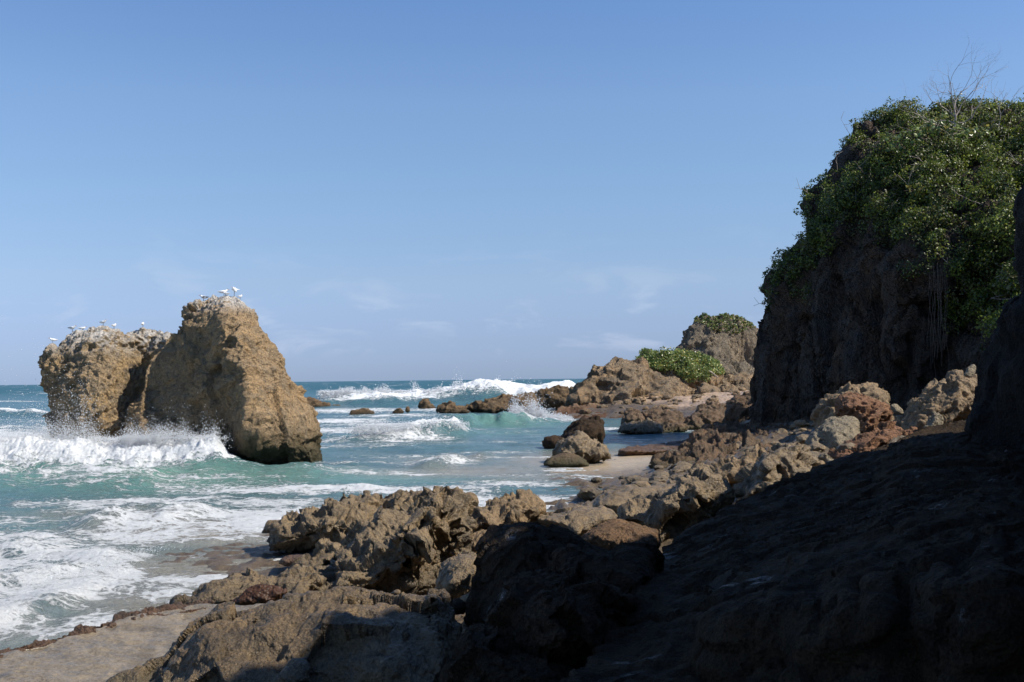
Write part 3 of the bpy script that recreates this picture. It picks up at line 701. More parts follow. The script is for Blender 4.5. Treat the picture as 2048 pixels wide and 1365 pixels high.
h = t.bump(rip, .8, .26); h2 = t.bump(t.math('MULTIPLY', rip2, farinv), .8, .07, h)
lumpb = t.math('MULTIPLY', t.math('ADD', w1, t.math('MULTIPLY', fine, .8)), fo)
h3 = t.bump(lumpb, .8, .10, h2)
t.l.new(h3, t.b.inputs['Normal'])
tag(link('sea', sea, t.m), 'blue green sea with white breaking foam', None, None, 'structure')

# ------------------------------------------------------------ sea stacks
rock('sea_stack', 'tall pointed sandstone sea stack with a broad base, seabirds on its whitened top', 'sea stack',
     c1([(1120, 215), (1180, 188), (1240, 168), (1300, 148), (1390, 142), (1430, 168), (1480, 220), (1515, 270), (1530, 330), (1585, 420), (1635, 490), (1685, 610),
         (1735, 680), (1780, 760), (1855, 840), (1880, 930), (1910, 1040), (1915, 1110), (1905, 1180), (1840, 1235), (1700, 1240), (1600, 1235), (1480, 1230), (1400, 1220),
         (1300, 1220), (1100, 1200), (800, 1150), (740, 960), (730, 840), (770, 790), (830, 700), (848, 600), (872, 540), (930, 470), (985, 390), (1025, 350), (1050, 300), (1065, 250), (1095, 230)]),
     38.5, M_stack, 'stack', T=1.9, Tb=3.0, lean=.30, R=1.8, voxel=.046, amp=.74,
     ctrl=c1([(1350, 210, -.5), (1370, 330, -1.0), (1380, 450, -1.3), (1385, 560, -1.5), (1380, 680, -1.5), (1360, 760, -1.3), (1400, 860, -1.6), (1420, 950, -1.6), (1420, 1040, -1.2),
              (1310, 560, -.6), (1220, 500, .6), (1100, 600, 1.5), (1000, 750, 1.9), (1180, 720, .9), (960, 620, 1.9), (1290, 800, 1.5), (1285, 870, 1.8), (1280, 940, 1.7), (1230, 850, 1.2), (1120, 900, 1.3), (960, 900, 1.7), (880, 800, 1.8), (1060, 450, 1.4), (1200, 330, .5),
              (1600, 800, -.9), (1650, 950, -1.2), (1560, 650, -.6), (1500, 450, -.5), (1700, 1000, -1.1)]), key='stack')
rock('sea_stack', 'lower rounded sea stack at the far left, spray bursting at its foot', 'sea stack',
     c1([(232, 545), (250, 520), (280, 482), (310, 458), (350, 458), (385, 430), (400, 388), (440, 362), (500, 343), (552, 320), (570, 333), (600, 318), (640, 332), (700, 345),
         (780, 355), (830, 342), (880, 350), (940, 333), (1005, 350), (1060, 400), (1060, 900), (1000, 1100), (600, 1110), (330, 1080), (305, 980), (300, 850), (270, 760), (235, 680), (230, 600)]),
     41.5, M_stack2, 'stack', T=2.3, Tb=2.6, lean=.15, R=2.4, voxel=.050, amp=1.1,
     ctrl=c1([(500, 700, -.6), (560, 850, -.7), (620, 640, -.2), (700, 600, .4), (745, 600, 1.2), (760, 480, 1.3), (800, 650, 1.9), (900, 420, 1.3), (900, 560, 1.9), (760, 760, 1.5), (640, 430, .1), (420, 560, .1), (690, 820, .6)]), key='stack2')

# ------------------------------------------------------------ far rocks, headland, bluff
g = 'low rocks standing in the surf'
rock('reef_rock', 'low brown reef tip showing just right of the tall sea stack', 'rock', c2([(-40, 430), (20, 434), (60, 440), (120, 457), (160, 470), (210, 480), (60, 492), (-40, 492)]), 112, M_farreef, 'rough', lean=1.5, group=g)
rock('reef_rock', 'flat brown rock alone in the surf, leftmost of the small ones', 'rock', c2([(215, 512), (230, 495), (280, 482), (320, 490), (338, 507), (325, 522), (230, 522)]), 88, M_farreef, 'rough', group=g)
rock('reef_rock', 'small low pointed brown rock in the surf beside a tinier knob', 'rock', c2([(408, 508), (420, 490), (440, 478), (455, 488), (465, 504), (450, 514), (415, 514)]), 91, M_farreef, 'rough', group=g)
rock('reef_rock', 'tiniest upright dark knob of rock in the surf', 'rock', c2([(465, 494), (475, 472), (488, 478), (492, 497), (478, 506)]), 92, M_farreef, 'rough', group=g)
rock('reef_rock', 'blocky upright rock in front of the far breaking wave', 'rock', c2([(526, 488), (532, 455), (550, 438), (572, 440), (580, 460), (600, 470), (604, 490), (560, 498)]), 104, M_farreef, 'rough', group=g)
rock('reef_rock', 'jagged low rock with a peak at the left end of the reef ridge', 'rock', c2([(608, 500), (620, 475), (655, 462), (670, 448), (690, 460), (700, 470), (740, 485), (762, 508), (700, 515), (640, 512)]), 91, M_farreef, 'karst', lean=1.0, group=g)
rock('reef_ridge', 'long reddish brown reef ridge running into the white wave', 'rock', c2([(722, 480), (760, 462), (800, 455), (850, 435), (900, 425), (950, 430), (990, 415), (1040, 418), (1055, 440), (1070, 512), (900, 512), (800, 505), (740, 495)]), 92, M_farreef, 'karst', lean=1.3, voxel=.13)
rock('reef_rock', 'angular tan rock at the foot of the headland beside the reef ridge', 'rock', c2([(1040, 437), (1080, 415), (1120, 395), (1170, 388), (1210, 395), (1228, 412), (1215, 480), (1120, 485), (1060, 470)]), 94, M_farreef, 'facet', lean=.8, group=g)
rock('headland', 'low grey and orange headland rising from the pale rock platform', 'headland',
     c2([(1190, 475), (1190, 440), (1235, 410), (1250, 370), (1290, 335), (1320, 300), (1370, 270), (1420, 262), (1480, 275), (1530, 287), (1570, 320), (1620, 345), (1690, 365), (1760, 400), (1810, 422), (1760, 450), (1600, 480), (1400, 490)]),
     84, M_head, 'karst', T=2.2, lean=1.1, voxel=.11, ctrl=c2([(1330, 380, .8), (1420, 340, -.6), (1500, 400, -.3)]), amp=.75)
rock('rock_outcrop', 'grey outcrop under the sea grape bush behind the headland', 'rock', c2([(1480, 300), (1520, 262), (1600, 245), (1700, 240), (1800, 260), (1850, 300), (1885, 335), (1850, 400), (1700, 410), (1500, 400)]), 91, M_head, 'karst', T=2, lean=.9, voxel=.12, key='bushrock', amp=.7)
rock('rock_outcrop', 'dark brown outcrop between the sea grape bush and the far bluff', 'rock', c2([(1780, 330), (1810, 270), (1840, 252), (1900, 267), (1960, 300), (2030, 322), (2060, 420), (1780, 420)]), 100, M_bluff, 'rough', T=2, lean=.7, voxel=.13)
rock('far_bluff', 'distant steep bluff with a green plant covered crown', 'headland',
     c2([(1660, 235), (1690, 190), (1730, 130), (1770, 98), (1800, 84), (1880, 80), (1950, 90), (2000, 110), (2050, 135), (2120, 190), (2160, 340), (2160, 460), (1800, 460), (1650, 400), (1640, 300)]),
     128, M_bluff, 'cliff', T=3.2, Tb=6, lean=.35, voxel=.17, ctrl=c2([(1740, 200, -.4), (1860, 200, -1.5), (1900, 260, -1.5), (1950, 230, 2.2), (1975, 290, 2.4), (1820, 130, .5)]), key='bluff', amp=.65)
rock('rock_slab', 'flat tan rock slab lying behind the two headland boulders', 'rock', c2([(1815, 365), (1850, 342), (2000, 337), (2100, 340), (2100, 440), (1900, 430), (1830, 400)]), 91, M_head, 'facet', lean=2.2, T=.9, voxel=.12)
rock('boulder', 'left one of the two grey boulders on the pale platform', 'boulder', c2([(1758, 428), (1770, 385), (1800, 368), (1850, 385), (1882, 422), (1860, 438), (1780, 438)]), 85, M_head, 'facet', amp=.6)
rock('boulder', 'right one of the two grey boulders on the pale platform', 'boulder', c2([(1862, 424), (1870, 385), (1900, 368), (1940, 385), (1955, 408), (1920, 434)]), 86, M_head, 'facet', amp=.6)
rock('rock_platform', 'pale orange rock platform at the foot of the headland', 'rock platform',
     c2([(1118, 505, 77), (1150, 480, 80), (1200, 468, 83), (1300, 452, 85), (1400, 440, 88), (1600, 432, 90), (1800, 424, 90), (2060, 416, 88), (2100, 470, 78), (1900, 482, 76), (1700, 505, 74), (1500, 528, 73), (1350, 540, 72.5), (1200, 545, 74), (1130, 535, 75)]),
     78, M_plat, 'rough', slab=(0, 3, -1.4), voxel=.10, amp=.55)
g = 'dark rocks in front of the headland platform'
rock('reef_rock', 'pointed dark rock, leftmost peak of the cluster below the platform', 'rock', c2([(1430, 555), (1440, 520), (1470, 490), (1500, 490), (1530, 520), (1545, 560)]), 56, M_reef, 'karst', group=g)
rock('reef_rock', 'broad dark lumpy rock in the middle of the cluster below the platform', 'rock', c2([(1515, 555), (1530, 510), (1570, 490), (1640, 500), (1700, 508), (1725, 575), (1600, 588)]), 56, M_reef, 'karst', lean=1, group=g)
rock('reef_rock', 'low greenish tan rock at the water edge in front of the dark cluster', 'rock', c2([(1416, 590), (1430, 560), (1500, 545), (1560, 535), (1620, 560), (1610, 596), (1480, 600)]), 53, M_near, 'karst', lean=.9, group=g)
rock('reef_rock', 'largest craggy rock at the right of the cluster below the platform', 'rock', c2([(1695, 580), (1720, 525), (1760, 500), (1830, 478), (1882, 500), (1895, 545), (1840, 568), (1760, 588)]), 56, M_reef, 'karst', lean=1, group=g)
rock('reef_rock', 'small low brown rock in front of the craggy cluster', 'rock', c2([(1600, 585), (1640, 555), (1700, 545), (1735, 570), (1720, 592), (1620, 598)]), 53.5, M_reef, 'karst', group=g)
rock('reef_rock', 'large dark shaded rock against the foot of the big cliff', 'rock', c2([(1885, 540), (1895, 470), (1940, 435), (2000, 415), (2080, 400), (2120, 580), (1950, 590)]), 52, M_reef, 'rough', lean=.6)
rock('rock_slab', 'brown slab ridge between the headland platform and the dark cluster', 'rock', c2([(1760, 500), (1775, 470), (1830, 455), (1900, 462), (1890, 505), (1830, 510)]), 62, M_reef, 'karst', lean=1)
rock('boulder', 'dark shaded upright boulder standing in the water behind a pitted rock', 'boulder', c2([(1085, 645), (1120, 618), (1160, 605), (1180, 580), (1220, 545), (1262, 530), (1340, 530), (1355, 560), (1352, 610), (1330, 650), (1200, 660), (1130, 655)]), 44, M_wetshadeb, 'facet', T=1.2, lean=.5, amp=.7, ctrl=c2([(1300, 580, -.2)]))
rock('boulder', 'pitted brown rock on the wet sand in front of the dark boulder', 'boulder', c2([(1132, 700), (1145, 650), (1190, 620), (1220, 602), (1260, 607), (1300, 630), (1350, 640), (1375, 670), (1380, 705), (1330, 722), (1240, 725), (1150, 715)]), 35.5, M_near, 'karst', T=1.0, lean=.5)
rock('boulder', 'low greenish crusted rock in front of the pitted one on the sand', 'boulder', c2([(1080, 738), (1100, 702), (1180, 680), (1240, 690), (1275, 715), (1285, 742), (1150, 750)]), 34, M_reef, 'crust', lean=.8)
rock('rock_slab', 'thin flat rock ledge crossing the shallow pool', 'rock', c2([(1415, 667, 38.5), (1480, 652, 41), (1600, 642, 43), (1740, 618, 47), (1800, 610, 48), (1820, 640, 42), (1700, 662, 40), (1600, 672, 38.5), (1450, 674, 38)]), 40, M_algae, 'karst', slab=(0, .5, -.35), voxel=.05, amp=.5)

# ------------------------------------------------------------ middle rocks to the right
rock('reef_shelf', 'dark jagged limestone shelf spreading out below the cliff', 'rock shelf',
     c4([(40, 790, 31), (60, 740, 33), (130, 690, 35), (200, 640, 37), (280, 585, 40), (350, 568, 42), (440, 553, 43), (540, 558, 43), (600, 578, 42), (700, 563, 42), (780, 583, 40), (870, 592, 38),
         (940, 650, 32), (900, 740, 27), (760, 720, 28), (600, 740, 28), (450, 780, 28.5), (300, 800, 29), (120, 815, 30)]),
     34, M_reef, 'karst', slab=(0, 2.0, -1.2), voxel=.042, amp=1.15,
     ctrl=[(1330, 900, 33.5), (1400, 880, 35.5), (1480, 875, 38.5), (1560, 880, 37.0), (1450, 900, 33), (1540, 905, 31)])
rock('boulder', 'rough grey brown boulder heaped against the foot of the cliff', 'boulder', c4([(925, 560), (930, 480), (980, 400), (1020, 350), (1080, 325), (1150, 335), (1220, 325), (1270, 350), (1300, 400), (1290, 520), (1100, 600), (960, 600)]), 33, M_nearb, 'karst', T=1.2, lean=.6)
rock('boulder', 'red brown boulder riddled with round pits', 'boulder', c4([(1013, 430), (1030, 385), (1080, 368), (1140, 373), (1200, 393), (1280, 428), (1340, 448), (1354, 480), (1325, 512), (1290, 545), (1240, 600), (1190, 640), (1130, 620), (1100, 530), (1050, 505), (1010, 480)]), 29.5, M_red, 'pitted', T=1.0, lean=.9, voxel=.03,
     ctrl=c4([(1080, 440, -.25), (1280, 470, -.3)]))
rock('boulder', 'dark knobby rock in the gap right of the red pitted boulder', 'boulder', c4([(1325, 560), (1350, 500), (1390, 488), (1425, 520), (1420, 575), (1350, 580)]), 27.5, M_nearb, 'rough')
rock('boulder', 'small pale grey stone wedged between the red boulder and the craggy rock', 'boulder', c4([(1308, 445), (1340, 430), (1380, 458), (1397, 482), (1380, 500), (1330, 480)]), 28.6, M_grey, 'smooth')
rock('crag', 'tall craggy limestone rock leaning on the shaded wall at the right', 'rock', c4([(1395, 560), (1408, 470), (1440, 430), (1500, 370), (1560, 330), (1620, 290), (1680, 262), (1725, 272), (1790, 290), (1800, 480), (1690, 540), (1560, 560), (1480, 590), (1420, 590)]), 26.5, M_nearb, 'karst', T=1.3, lean=.9, voxel=.032)
rock('boulder', 'dark stone with a pale cap perched on top of the craggy rock', 'boulder', c4([(1712, 275), (1738, 232), (1770, 210), (1787, 225), (1785, 260), (1750, 300)]), 26, M_grey, 'smooth')
rock('boulder', 'pale tilted slab at the foot of the craggy rock', 'boulder', c4([(1490, 590), (1515, 540), (1555, 478), (1600, 498), (1615, 522), (1580, 570), (1510, 600)]), 23.5, M_grey, 'facet', T=.35, lean=.8)
rock('boulder', 'rounded grey boulder with a dark hollow in its side', 'boulder', c4([(860, 720), (858, 650), (880, 590), (930, 540), (1000, 505), (1070, 503), (1120, 515), (1142, 570), (1150, 615), (1160, 640), (1100, 710), (1000, 760), (920, 770), (880, 755)]), 26.5, M_grey, 'smooth', T=1.0, lean=.8, voxel=.03, amp=1.3,
     ctrl=c4([(940, 640, .55), (960, 660, .5), (1030, 640, -.1)]))
rock('boulder', 'red brown boulder lying along the edge of the dark slope', 'boulder', c4([(1000, 760), (1030, 700), (1090, 660), (1150, 630), (1200, 590), (1260, 543), (1310, 538), (1350, 563), (1400, 573), (1455, 562), (1480, 600), (1300, 680), (1180, 730), (1080, 780)]), 23.5, M_red, 'facet', T=.7, lean=1.0, voxel=.03)
rock('boulder', 'small pointed pale grey stone standing at the edge of the dark slope', 'boulder', c4([(948, 712), (962, 706), (985, 722), (1018, 752), (1000, 775), (965, 770)]), 20.8, M_grey, 'facet', T=.14)
rock('boulder', 'small rounded brown rock beside the pointed grey stone', 'boulder', c4([(850, 790), (890, 757), (945, 743), (966, 765), (940, 815), (880, 820)]), 20.6, M_nearb, 'rough', T=.3)
rock('boulder', 'brown boulder with a pale sunlit crest below the jagged shelf', 'boulder', c4([(335, 815), (370, 780), (440, 745), (500, 713), (560, 697), (625, 692), (660, 720), (600, 850), (520, 890), (470, 885), (400, 930), (350, 900)]), 22, M_nearb, 'karst', T=.9, lean=.9, voxel=.026)
rock('boulder', 'large half shaded brown boulder touching the top of the dark slope', 'boulder', c4([(500, 930), (510, 860), (560, 800), (620, 725), (700, 672), (800, 660), (843, 680), (872, 722), (897, 750), (920, 800), (800, 900), (700, 960), (520, 980)]), 19.5, M_near, 'facet', T=.8, lean=.7, voxel=.025, ctrl=c4([(640, 760, -.5), (760, 740, .1), (700, 780, .3)]))
rock('boulder', 'small square brown stone tucked beside the dark slope', 'boulder', c4([(448, 905), (455, 876), (490, 868), (510, 882), (512, 940), (450, 950)]), 17.6, M_nearb, 'rough', T=.2, amp=.7)
rock('boulder', 'big peaked brown boulder with a ragged dark underside', 'boulder', c4([(-165, 1070), (-150, 1010), (-60, 975), (0, 958), (60, 900), (130, 868), (180, 820), (240, 788), (292, 780), (340, 810), (370, 860), (420, 903), (442, 925), (420, 965), (400, 1030), (330, 1120), (200, 1210), (60, 1240), (-60, 1150)]),
     16.8, M_near, 'karst', T=1.0, lean=.8, voxel=.021, ctrl=c4([(240, 870, -.4), (100, 980, -.5), (330, 920, -.4), (150, 1100, .7), (300, 1020, .3), (-60, 1060, .2)]))
rock('boulder', 'low rounded wet boulder between the red shelf and the peaked boulder', 'boulder', c7([(875, 335), (920, 272), (1000, 232), (1100, 207), (1300, 212), (1400, 200), (1380, 290), (1230, 340), (1100, 380), (1040, 400), (940, 370)]), 19.5, M_near, 'smooth', T=.7, lean=1.2, voxel=.026)
rock('boulder', 'smooth rounded wet tan boulder behind the coarse brown one', 'boulder', c7([(550, 410), (600, 385), (680, 370), (760, 345), (860, 328), (960, 323), (1012, 345), (1042, 390), (1020, 440), (900, 500), (830, 560), (740, 530), (640, 450)]), 15.3, M_near, 'smooth', T=.7, lean=1.0, voxel=.02)
rock('boulder', 'coarse reddish brown boulder with a knobbly crust', 'boulder', c7([(815, 540), (880, 460), (950, 430), (1050, 405), (1120, 420), (1220, 455), (1280, 488), (1293, 550), (1265, 605), (1240, 640), (1100, 640), (960, 620)]), 13.2, M_redcoarse, 'crust', T=.6, lean=.8, voxel=.017, R=.5)
rock('boulder', 'craggy golden brown boulder right of the big jagged ridge', 'boulder', c7([(158, 420), (180, 370), (280, 330), (330, 300), (400, 290), (430, 275), (480, 264), (550, 285), (592, 310), (607, 350), (590, 390), (500, 430), (350, 500), (280, 520), (180, 480)]), 15.6, M_nearb, 'karst', T=.7, lean=.8, voxel=.019)
rock('boulder', 'small pointed tan rock peeping out behind the golden boulder', 'boulder', c7([(70, 300), (90, 272), (130, 260), (180, 249), (212, 273), (235, 310), (190, 350), (90, 340)]), 17.3, M_nearb, 'facet', T=.3)
rock('boulder', 'tan block in the gap under the golden boulder', 'boulder', c7([(150, 620), (160, 520), (250, 470), (310, 490), (260, 600), (220, 640)]), 14.8, M_nearb, 'rough', T=.4)
rock('boulder', 'half shaded square boulder wedged in the gap beside the dark boulder', 'boulder', c7([(-20, 800), (0, 700), (60, 640), (120, 605), (200, 597), (245, 615), (240, 740), (200, 830), (100, 878), (20, 870)]), 12, M_near, 'smooth', T=.6, lean=.5, amp=1.2)
rock('boulder', 'small pale stone at the foot of the wedged square boulder', 'boulder', c7([(105, 890), (130, 852), (185, 835), (200, 900), (180, 950), (130, 940)]), 11.3, M_nearb, 'smooth', T=.2)
rock('boulder', 'small wet black stone in the shaded tide pool', 'boulder', c7([(50, 920), (70, 882), (110, 870), (150, 890), (165, 930), (140, 965), (70, 970)]), 10.6, M_wetshade, 'smooth', T=.25)
rock('jagged_ridge', 'long jagged tan ridge rising from the foam, its crest shaded', 'rock',
     c6([(80, 520), (108, 460), (130, 420), (118, 352), (160, 325), (200, 345), (260, 330), (300, 300), (380, 270), (440, 250), (480, 215), (560, 175), (600, 185), (700, 167), (770, 150), (850, 152), (900, 150), (960, 132), (1000, 147), (1100, 142), (1150, 152),
         (1200, 240), (1050, 380), (850, 470), (680, 500), (560, 490), (400, 500), (250, 512), (130, 530)]),
     17.3, M_near, 'karst', T=.8, lean=.7, voxel=.020, ctrl=c6([(700, 240, .45), (850, 240, .75), (960, 220, .5), (640, 190, -.1), (400, 360, -.15), (560, 350, -.2), (780, 330, -.1), (320, 400, .15), (470, 330, -.35)]))
rock('jagged_rock', 'big craggy rock with a deep dark hollow under its right side', 'rock',
     c6([(205, 840), (260, 780), (350, 720), (450, 650), (560, 590), (640, 540), (680, 480), (720, 430), (760, 400), (850, 350), (900, 330), (960, 290), (1060, 270), (1100, 200), (1150, 150), (1182, 106), (1212, 120), (1270, 160), (1320, 200), (1403, 265), (1422, 330), (1412, 420), (1402, 500),
         (1385, 530), (1330, 560), (1260, 640), (1180, 740), (1120, 800), (950, 830), (850, 850), (700, 870), (480, 870), (350, 870), (260, 870)]),
     13.3, M_near, 'karst', T=.75, lean=.95, voxel=.0165,
     ctrl=c6([(1100, 480, -.55), (1010, 560, -.6), (1180, 350, -.45), (1330, 340, -.2), (1250, 520, .9), (1320, 500, .8), (1180, 640, .8), (1200, 560, .9), (1000, 640, .35), (1060, 630, .3), (1090, 700, -.1), (900, 620, -.1), (880, 400, .25), (800, 480, .1), (600, 700, -.2), (400, 760, 0), (1150, 220, -.2)]))
rock('rock_slab', 'slanted slab of rock propped against the big craggy rock', 'rock', c6([(255, 690), (330, 590), (400, 550), (480, 490), (560, 463), (622, 475), (640, 530), (560, 600), (420, 680), (280, 720)]), 14.6, M_near, 'facet', T=.3, lean=1.0, voxel=.017)
rock('boulder', 'dark seaweed crusted rock awash in foam below the slanted slab', 'boulder', c6([(180, 600), (200, 570), (240, 552), (300, 545), (400, 550), (440, 600), (330, 620), (220, 620)]), 15.6, M_algae, 'crust', T=.3)
rock('reef_edge', 'low ledge of tan rock hung with red brown weed', 'rock',
     c5([(1000, 915), (1050, 872), (1150, 832), (1250, 777), (1350, 745), (1530, 733), (1620, 750), (1700, 738), (1740, 700), (1830, 690), (1900, 760), (1800, 880), (1640, 930), (1300, 940), (1080, 935)]),
     12.6, M_near, 'karst', T=.4, lean=1.3, voxel=.015, amp=.7, ctrl=c5([(1550, 830, .25), (1620, 850, .3), (1300, 850, -.1)]))
rock('seaweed', 'clump of red brown seaweed hanging in the hollow of the low ledge', 'seaweed', c5([(1350, 900), (1400, 850), (1440, 810), (1530, 790), (1620, 800), (1680, 830), (1640, 880), (1560, 910), (1400, 915)]), 12.25, plain('red_seaweed', (.050, .022, .010), .55, .6, 60, .35), 'crust', T=.16, voxel=.010, amp=1.3, kind='stuff')
rock('front_boulder', 'large brown boulder half in shadow in the left foreground', 'boulder',
     [(230, 1375), (253, 1361), (290, 1341), (308, 1320), (325, 1307), (355, 1273), (369, 1249), (393, 1237), (427, 1230), (461, 1218), (513, 1209), (564, 1206), (598, 1200), (634, 1189), (687, 1175), (726, 1172), (765, 1164), (800, 1168), (846, 1174),
      (860, 1167), (886, 1172), (896, 1189), (906, 1220), (915, 1251), (920, 1298), (930, 1365), (930, 1480), (200, 1480)],
     8.6, M_frontb, 'smooth', T=.75, Tb=1.2, lean=1.15, R=.8, voxel=.0115, amp=1.6,
     ctrl=[(560, 1240, -.15), (440, 1290, -.2), (517, 1236, .12), (520, 1300, .1), (600, 1340, -.1), (370, 1330, .2), (700, 1240, .05), (800, 1280, .15), (760, 1330, -.2), (660, 1360, .2)])
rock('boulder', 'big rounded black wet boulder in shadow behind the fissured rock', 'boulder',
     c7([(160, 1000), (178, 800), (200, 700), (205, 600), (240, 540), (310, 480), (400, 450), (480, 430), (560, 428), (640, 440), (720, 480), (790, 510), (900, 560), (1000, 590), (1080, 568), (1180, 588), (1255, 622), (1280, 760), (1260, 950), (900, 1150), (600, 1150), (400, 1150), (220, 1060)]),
     9.8, M_wetshade, 'rough', T=1.0, lean=.9, voxel=.014, amp=.45, ctrl=c7([(500, 520, -.2), (900, 650, .3), (1100, 640, -.1)]))
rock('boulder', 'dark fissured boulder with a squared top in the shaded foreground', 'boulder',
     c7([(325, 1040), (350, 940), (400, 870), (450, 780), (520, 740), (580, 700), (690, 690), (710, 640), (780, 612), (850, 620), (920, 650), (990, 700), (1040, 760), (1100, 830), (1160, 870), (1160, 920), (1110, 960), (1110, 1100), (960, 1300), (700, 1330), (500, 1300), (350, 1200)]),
     7.9, M_wetshadeb, 'facet', T=.7, lean=.6, voxel=.0115, ctrl=c7([(560, 720, -.3), (620, 900, -.3), (800, 760, .2), (900, 900, -.2), (450, 950, .1)]))
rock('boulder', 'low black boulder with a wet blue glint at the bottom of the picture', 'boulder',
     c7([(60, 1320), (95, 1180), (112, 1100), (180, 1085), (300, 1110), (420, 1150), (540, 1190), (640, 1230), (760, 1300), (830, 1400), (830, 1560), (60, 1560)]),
     7.2, M_wetshade, 'facet', T=.6, lean=.9, voxel=.011)
rock('boulder', 'small dark stone between the front boulder and the low black boulder', 'boulder', c7([(150, 1060), (200, 1030), (260, 1030), (330, 1060), (320, 1120), (180, 1110)]), 8.6, M_wetshadeb, 'facet', T=.25)

# ------------------------------------------------------------ sloping foreground rock and tidal ledge
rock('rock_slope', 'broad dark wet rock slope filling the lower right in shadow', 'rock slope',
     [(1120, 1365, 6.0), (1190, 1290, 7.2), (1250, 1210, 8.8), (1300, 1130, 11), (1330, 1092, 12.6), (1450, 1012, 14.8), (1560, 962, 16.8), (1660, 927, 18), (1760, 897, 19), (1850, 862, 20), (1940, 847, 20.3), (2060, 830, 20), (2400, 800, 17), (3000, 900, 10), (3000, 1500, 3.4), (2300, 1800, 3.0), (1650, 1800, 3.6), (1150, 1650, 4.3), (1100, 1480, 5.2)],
     8, M_wetshade, 'slope', slab=(.3, 1.2, -1.6), voxel=.030, smooth=4, amp=.8,
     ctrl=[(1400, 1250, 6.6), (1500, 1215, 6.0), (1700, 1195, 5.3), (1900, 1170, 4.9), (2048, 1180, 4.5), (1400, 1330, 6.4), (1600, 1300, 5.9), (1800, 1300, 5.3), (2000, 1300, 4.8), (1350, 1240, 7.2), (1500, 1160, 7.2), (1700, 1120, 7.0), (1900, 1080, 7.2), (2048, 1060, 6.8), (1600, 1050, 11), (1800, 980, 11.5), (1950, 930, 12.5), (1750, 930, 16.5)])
rock('tidal_ledge', 'flat pale wet rock ledge in the lower left corner', 'rock ledge',
     [(-500, 1345, 9.7), (0, 1304, 10.0), (100, 1283, 10.4), (170, 1262, 10.9), (250, 1236, 11.4), (330, 1217, 11.8), (400, 1207, 12), (480, 1208, 12), (600, 1210, 11.8), (760, 1225, 11.4), (800, 1500, 7.3), (400, 1600, 6.4), (-500, 1600, 6.4)],
     9, rock_mat('wet_ledge', (.185, .150, .102), (.22, .175, .115), (.13, .112, .085), (.075, .060, .042), 1.1, 1.0, None, bd=.0016, sp=.7, glint=.3), 'ledge', slab=(0, -.1, -.8), voxel=.020, amp=1.0)
rock('seaweed', 'ragged fringe of brown seaweed along the edge of the flat ledge', 'seaweed',
     [(-80, 1330, 9.6), (-80, 1312, 10.05), (0, 1299, 10.1), (60, 1285, 10.4), (120, 1270, 10.7), (170, 1254, 11.0), (215, 1240, 11.3), (250, 1228, 11.6), (320, 1213, 11.9), (380, 1203, 12.2), (430, 1198, 12.2), (420, 1212, 11.9), (330, 1226, 11.6), (250, 1245, 11.3), (170, 1270, 10.8), (100, 1291, 10.35), (0, 1314, 9.9)],
     10.5, M_algae, 'crust', slab=(0, -.05, -.16), voxel=.014, amp=1.3, kind='stuff')

# ------------------------------------------------------------ cliffs
rock('sea_cliff', 'tall dark overhanging cliff draped with greenery at the right', 'cliff',
     [(1500, 870, 46.00), (1500, 760, 46.00), (1503, 690, 46.00), (1510, 640, 46.46), (1524, 615, 46.92), (1540, 580, 46.92), (1563, 562, 46.46), (1572, 520, 46.46), (1590, 475, 46.46), (1615, 430, 46.46), (1640, 385, 46.46), (1668, 345, 46.46), (1695, 290, 46.92), (1725, 262, 46.92), (1775, 242, 46.92), (1850, 232, 46.92), (1950, 232, 46.00),
      (2060, 232, 44.16), (2300, 250, 39.56), (2550, 320, 34.96), (2550, 940, 25.76), (2200, 900, 31.28), (2050, 880, 34.96), (1850, 870, 37.72), (1650, 870, 42.32)],
     46, M_cliff, 'cliff', slab=(3.0, 2.2, -.3), voxel=.11, smooth=3,
     ctrl=[(1600, 700, 44.16), (1700, 600, 41.86), (1700, 750, 41.40), (1660, 480, 44.16), (1780, 600, 39.56), (1850, 560, 37.72), (1850, 700, 37.72), (1900, 620, 40.94), (1890, 760, 39.56), (2000, 640, 37.26), (2040, 760, 34.50), (1750, 420, 42.32), (1900, 400, 39.56), (2040, 400, 38.18), (1820, 300, 44.16), (1980, 300, 42.78), (2048, 540, 36.80), (2300, 600, 29.90), (2150, 450, 34.96), (2150, 700, 32.20), (1560, 820, 45.08), (1720, 820, 41.40), (1820, 800, 38.64)], key='cliff')
rock('outcrop', 'small bushy rock outcrop jutting from the left edge of the big cliff', 'rock', [(1533, 600), (1526, 572), (1531, 552), (1545, 541), (1560, 545), (1580, 570), (1585, 640), (1545, 650)], 45.7, M_cliff, 'rough', T=.8, key='knob', amp=.7)
